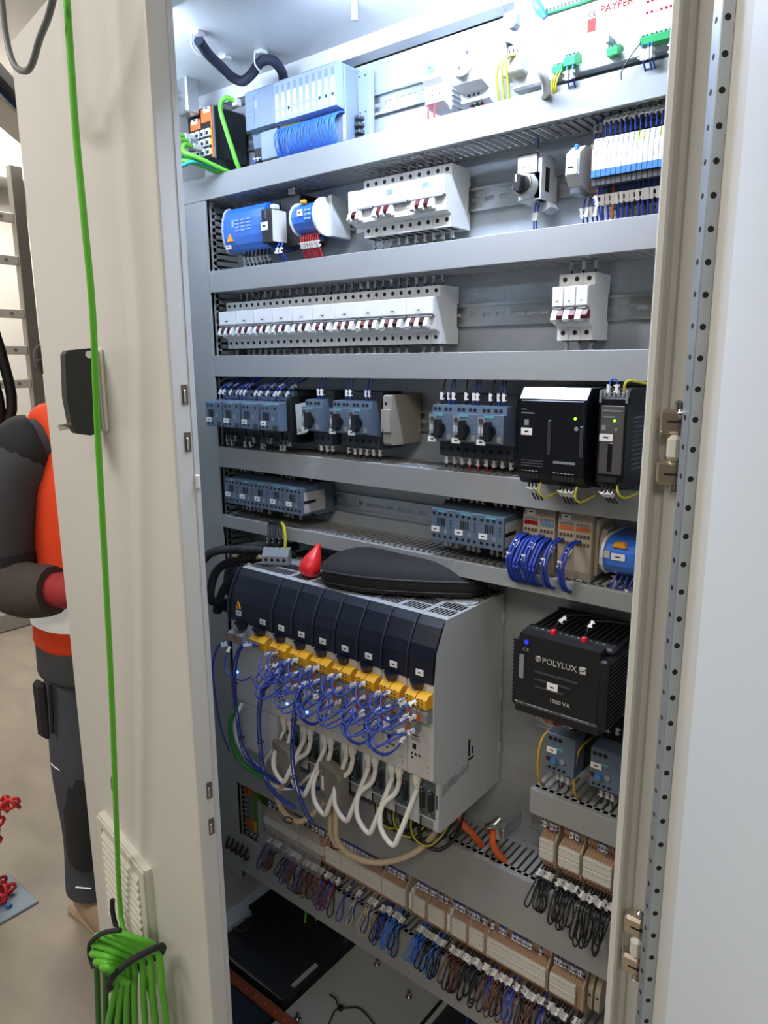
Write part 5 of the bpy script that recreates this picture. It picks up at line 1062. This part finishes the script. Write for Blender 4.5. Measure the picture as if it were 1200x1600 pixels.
t = thing('roof_bracket', 'steel lifting bracket and clear fittings in the top left roof corner', 'bracket', (.0, -.02, 1.94)); mk('bracket', MB().box(-.04, .0, -.01, .02, -.03, .032, .003), RAILM, t); mk('bolt', MB().cyl((-.02, -.01, .0), (-.02, -.022, .0), .007, n=6), STEEL, t)

# ================================================================ cables hanging over the left door
_c, _s = math.cos(DA), math.sin(DA)
def ld(s, o, z): return V((.394 + _c * s - _s * o, -.3815 + _s * s + _c * o, z))
th = thing('data_cable', 'long green data cable hanging down the door into a tied coil', 'cable', (0, 0, 0))
hang = [ld(.080, .062, 2.12), ld(.084, .06, 1.92), ld(.093, .06, 1.739), ld(.090, .06, 1.625), ld(.094, .058, 1.514), ld(.121, .055, 1.368), ld(.156, .05, 1.137), ld(.190, .045, .936), ld(.234, .04, .707), ld(.285, .031, .500), ld(.275, .033, .432), ld(.200, .04, .420), ld(.16, .035, .38), ld(.17, .03, .25)]
mk('hanging_run', MB().tube(hang, .0046, 10, 6), GREENC, th)
for z in (.815, .755): mk('dirt_mark', MB().tube([ld(.211 - (z - .815) * .22, .0425, z + .012), ld(.2135 - (z - .815) * .22, .0421, z), ld(.216 - (z - .815) * .22, .0417, z - .012)], .0047, 10, 2), mat('green_dirty', '#3a7a22', .6, ns=300, na=.4), th)
TURNS = [((.163, .085, .533), (.138, .06, .521), (.128, .03, .488), (.119, .03, .411), (.126, .024, .317)), ((.191, .09, .514), (.152, .069, .511), (.143, .039, .476), (.139, .039, .398), (.152, .033, .301)), ((.221, .095, .492), (.166, .078, .501), (.155, .048, .465), (.159, .048, .386), (.18, .042, .285)), ((.226, .1, .474), (.168, .087, .493), (.168, .057, .453), (.178, .057, .373), (.206, .051, .27)), ((.225, .105, .459), (.164, .096, .488), (.175, .066, .444), (.191, .066, .364), (.227, .06, .26)), ((.19, .11, .47), (.14, .105, .499), (.175, .075, .443), (.202, .075, .357), (.252, .069, .246)), ((.141, .115, .498), (.108, .114, .519), (.171, .084, .443), (.212, .084, .352), (.278, .078, .231))]
for k, T in enumerate(TURNS):
    l_ = T[0]; low = T[4]
    pts = [(l_[0] + .004, l_[1] - .040, l_[2] - .060), (l_[0] + .012, l_[1] - .016, l_[2] - .030), l_, T[1], T[2], T[3], low, (low[0] + .01, low[1] - .004, low[2] - .10), (low[0] + .05, low[1] + .005, .06)]
    mk('coil_turn', MB().tube([ld(*p) for p in pts], .0056, 9, 5), GREENC, th)
for k in range(5): mk('coil_turn', MB().tube([ld(.205 + k * .012, .05 + k * .010, .44), ld(.225 + k * .014, .045 + k * .010, .36), ld(.25 + k * .016, .05 + k * .008, .22), ld(.27 + k * .016, .05 + k * .008, .08)], .0054, 8, 4), mat('green_cable_dark', '#2f7a24', .5), th)
STRAP = mat('strap_black', '#26272a', .8)
mk('strap', MB().tube([ld(*p) for p in ((.185, .095, .410), (.128, .108, .480), (.112, .085, .508), (.100, .058, .520), (.108, .028, .508), (.150, .018, .455), (.190, .045, .418), (.205, .075, .405))], .0055, 6, 4, True), STRAP, th)
mk('strap', MB().tube([ld(*p) for p in ((.244, .1, .413), (.259, .1, .429), (.233, .104, .473), (.186, .104, .520), (.145, .10, .553), (.115, .09, .570))], .0042, 5, 4), STRAP, th)
mk('strap', MB().tube([ld(*p) for p in ((.262, .042, .440), (.291, .040, .427), (.304, .04, .453), (.305, .038, .478))], .0048, 5, 4), STRAP, th)
th = thing('signal_cable', 'thin grey cable hanging in a loop at the top left corner of the door', 'cable', (0, 0, 0))
mk('sheath', MB().tube([ld(.275, .08, 2.05), ld(.273, .08, 1.936), ld(.270, .08, 1.888), ld(.248, .08, 1.850), ld(.207, .08, 1.830), ld(.173, .08, 1.829), ld(.134, .08, 1.847), ld(.083, .08, 1.866), ld(.02, .08, 1.92), ld(-.05, .08, 2.06)], .0043, 8, 6), mat('cable_grey', '#6d7276', .5), th)

# ================================================================ the worker behind the cabinet
PX, PY = -.665, .088
t = thing('person', 'worker in orange vest and dark grey work clothes standing behind the door', 'person', (PX, PY, FLZ))
def skin(name, verts, edges, radii, m, parent, sub=2):
    me = bpy.data.meshes.new(name); me.from_pydata(verts, edges, []); o = bpy.data.objects.new(name, me); COL.objects.link(o); o.parent = parent
    o.modifiers.new('skin', 'SKIN').use_smooth_shade = True
    for i, r in enumerate(radii):
        r = r if isinstance(r, tuple) else (r, r); me.skin_vertices[0].data[i].radius = r; me.skin_vertices[0].data[i].use_root = (i == 0)
    s = o.modifiers.new('smooth', 'SUBSURF'); s.levels = sub; s.render_levels = sub
    me.materials.append(m); return o
SKIN = mat('skin_tone', '#b8735c', .55, na=.08); CLOTH = mat('work_cloth_grey', '#45484d', .85, ns=30, na=.12, bump=.2, bs=500); CLOTHD = mat('work_cloth_dark', '#26282c', .85, na=.15); SLEEVE = mat('sleeve_brown', '#4a4340', .9, ns=40, na=.15, bump=.3, bs=200)
TROU = mat('trouser_slate', '#474b55', .85, ns=20, na=.14, bump=.2, bs=400); VEST = mat('hi_vis_orange', '#f0481c', .75, ns=12, na=.06); BAND = mat('reflective_band', '#eef0ec', .4, emis=.25); GLOVE = mat('glove_red', '#a83236', .7, na=.15, ns=60)  # BAND: faint emission imitates the light thrown back by reflective tape
# body: pelvis, spine, neck, head, arms, legs
bv = [(0, 0, .92), (0, 0, 1.10), (.01, 0, 1.30), (.02, 0, 1.44), (.03, 0, 1.52), (.045, 0, 1.60), (.05, 0, 1.68),
      (0.0, -.19, 1.40), (-.04, -.25, 1.12), (.16, -.20, 1.08), (.24, -.16, 1.09), (0.0, .19, 1.40), (.03, .25, 1.14), (.20, .20, 1.08), (.28, .16, 1.09),
      (0, -.09, .88), (.02, -.11, .46), (-.01, -.11, .09), (.09, -.12, .04), (0, .09, .88), (.03, .11, .46), (0, .11, .09), (.12, .12, .04)]
be = [(0, 1), (1, 2), (2, 3), (3, 4), (4, 5), (5, 6), (2, 7), (7, 8), (8, 9), (9, 10), (2, 11), (11, 12), (12, 13), (13, 14), (0, 15), (15, 16), (16, 17), (17, 18), (0, 19), (19, 20), (20, 21), (21, 22)]
br = [(.07, .09), (.06, .09), (.06, .08), .05, .05, .085, .075, .035, .03, .026, .022, .035, .03, .026, .022, .08, .055, .038, .03, .08, .055, .038, .03]
body = skin('body', bv, be, br, SKIN, t)
for s in (-1, 1):
    mk('ear', MB().lathe([(0, 0), (.016, .003), (.018, .010), (.012, .016), (0, .018)], (.04, s * .078, 1.605), (-.2, s, .1), 12), SKIN, t); mk('eye', MB().lathe([(0, 0), (.010, .004), (0, .011)], (.120, s * .030, 1.635), (1, 0, 0), 10), WHITE, t)
mk('nose', MB().tube([(.125, 0, 1.645), (.142, 0, 1.615), (.125, 0, 1.60)], lambda u: .008 + .008 * u, 8, 3), SKIN, t); mk('mouth', MB().box(.120, .128, -.022, .022, 1.566, 1.572, .002), mat('lip', '#8e4a42', .5), t)
mk('jacket', MB().tube([(0, 0, .95), (0, 0, 1.15), (.01, 0, 1.38), (.02, 0, 1.49)], lambda u: .135 - .07 * max(0, u - .75) / .25, 16, 3), CLOTH, t)
mk('sleeve', MB().tube([(.01, -.085, 1.440), (-.005, -.135, 1.440), (-.025, -.180, 1.405), (-.045, -.215, 1.33), (-.056, -.234, 1.22), (-.052, -.240, 1.13), (-.015, -.238, 1.088), (.05, -.230, 1.080), (.11, -.212, 1.088)], lambda u: .058 + .030 * min(1, u / .22) - .026 * max(0, u - .45) / .55, 18, 5), CLOTH, t)
mk('sleeve', MB().tube([(.01, .085, 1.440), (-.005, .135, 1.440), (-.01, .180, 1.405), (.0, .225, 1.33), (.02, .245, 1.22), (.05, .245, 1.13), (.10, .235, 1.098), (.15, .215, 1.095), (.19, .20, 1.09)], lambda u: .058 + .028 * min(1, u / .22) - .026 * max(0, u - .45) / .55, 18, 5), CLOTH, t)
mk('sleeve_cuff', MB().tube([(-.045, -.240, 1.094), (.03, -.236, 1.078), (.10, -.215, 1.084), (.128, -.204, 1.087)], lambda u: .077 - .014 * u, 14, 4), SLEEVE, t)
mk('sleeve_band', MB().tube([(-.0545, -.2385, 1.168), (-.0535, -.2385, 1.140)], .0835, 16, 1), CLOTHD, t); mk('shoulder_patch', MB().tube([(-.004, -.140, 1.447), (-.014, -.165, 1.436), (-.025, -.188, 1.412)], lambda u: .079 + .007 * math.sin(u * PI), 18, 4), CLOTHD, t)
def torso(secs, n=28):
    q = MB(); vs = []
    for z, hw, hd, cx in secs:
        for i in range(n):
            a = 2 * PI * i / n; c0, s0 = math.cos(a), math.sin(a)
            vs.append((cx + hd * math.copysign(abs(c0) ** .8, c0), hw * math.copysign(abs(s0) ** .8, s0), z))
    q.add(vs, [[k * n + i, k * n + (i + 1) % n, (k + 1) * n + (i + 1) % n, (k + 1) * n + i] for k in range(len(secs) - 1) for i in range(n)], True); return q
mk('vest', torso([(.875, .165, .130, 0), (.885, .190, .150, 0), (.90, .195, .155, 0), (1.0, .188, .150, 0), (1.1, .185, .150, .005), (1.22, .184, .156, .01), (1.33, .178, .156, .012), (1.42, .160, .135, .012), (1.475, .105, .088, .012), (1.50, .075, .072, .015)]), VEST, t)
for s in (-1, 1): mk('vest_strap', MB().tube([(.115, s * .085, 1.33), (.095, s * .100, 1.42), (.045, s * .108, 1.492), (-.015, s * .108, 1.505), (-.07, s * .100, 1.46), (-.105, s * .085, 1.36)], .043, 12, 4), VEST, t)
mk('reflective_band', torso([(.950, .192, .153, 0), (.952, .196, .157, 0), (1.045, .191, .153, 0), (1.047, .186, .149, 0)]), BAND, t)
mk('shirt_hem', torso([(.785, .150, .12, 0), (.795, .188, .152, 0), (.805, .192, .156, 0), (.89, .190, .152, 0), (.93, .170, .135, 0)]), CLOTH, t)
mk('trousers', MB().tube([(0, -.07, .93), (.0, -.085, .82), (.012, -.105, .62), (.02, -.11, .46), (.005, -.11, .28), (-.008, -.112, .11)], lambda u: .110 - .036 * u + .004 * math.sin(u * 14), 18, 5).tube([(0, .07, .93), (.0, .085, .82), (.02, .105, .62), (.035, .11, .46), (.02, .11, .28), (.005, .112, .11)], lambda u: .110 - .036 * u + .004 * math.sin(u * 14), 18, 5).lathe([(0, .70), (.11, .72), (.155, .79), (.160, .88), (.15, .95), (0, .96)], (0, 0, 0), (0, 0, 1), 24), TROU, t)
mk('knee_patch', MB().tube([(.045, -.130, .52), (.050, -.132, .43), (.042, -.132, .30), (.034, -.130, .24)], lambda u: .062 + .006 * math.sin(u * PI), 12, 4), CLOTHD, t); mk('thigh_pocket', MB().box(-.062, -.012, -.206, -.180, .62, .79, .01), CLOTHD, t)
mk('trouser_piping', MB().tube([(.03, -.196, .80), (.03, -.203, .66)], .006, 6, 1), CLOTHD, t); mk('reflective_piping', MB().tube([(.0, -.201, .555), (.04, -.198, .550), (.085, -.165, .548), (.105, -.12, .547)], .0022, 5, 3), BAND, t); mk('reflective_piping', MB().tube([(.03, -.185, .165), (.07, -.16, .165)], .0022, 5, 2), BAND, t)
for s in (-.115, .115): mk('boot', MB().tube([(-.06, s, .05), (-.01, s, .055), (.05, s, .050), (.11, s, .042), (.15, s, .036)], lambda u: .042 + .014 * math.sin(u * 2.6), 12, 4).box(-.10, .185, s - .048, s + .048, 0, .022, .01).tube([(-.01, s, .06), (-.012, s, .14)], .052, 12, 1), mat('boot_tan', '#a58f78', .8, na=.1), t)
def glove(base, fwd, side, up, name='glove'):
    q = MB(); b0 = V(base); fwd = V(fwd).normalized(); side = V(side).normalized(); up = V(up).normalized()
    q.tube([b0 - fwd * .04, b0, b0 + fwd * .045, b0 + fwd * .085], lambda u: .044 - .006 * u + .004 * math.sin(u * PI), 12, 4)
    for k in range(4):
        o = b0 + fwd * .085 + side * (-.027 + k * .018); L = (.060, .072, .068, .052)[k]
        q.tube([o - fwd * .02, o + fwd * L * .4, o + fwd * L * .75 - up * .014, o + fwd * L * .85 - up * .040, o + fwd * L * .6 - up * .055], .0098, 8, 3)
    o = b0 + fwd * .03 + side * .034; q.tube([o - fwd * .015 - side * .012, o + fwd * .02 + side * .018, o + fwd * .055 + side * .016 - up * .012, o + fwd * .075 + side * .004 - up * .022], .0108, 8, 3)
    return mk(name, q, GLOVE, t)
glove((.155, -.192, 1.090), (1, .25, .1), (0, .3, .95), (.2, -1, .1)); glove((.235, .175, 1.09), (1, -.25, .05), (0, .3, .95), (.2, 1, .1))
mk('helmet', MB().lathe([(.138, 0), (.140, .006), (.128, .012), (.126, .04), (.112, .085), (.078, .118), (.035, .132), (0, .135)], (.045, 0, 1.655), (-.08, 0, 1), 26), mat('helmet_black', '#1f2224', .4), t)
mk('ear_defender', MB().lathe([(0, 0), (.034, .002), (.040, .014), (.036, .028), (.020, .034), (0, .035)], (.02, -.100, 1.66), (0, -1, 0), 16).box(-.02, .03, -.128, -.09, 1.63, 1.645, .006), BLACK, t)
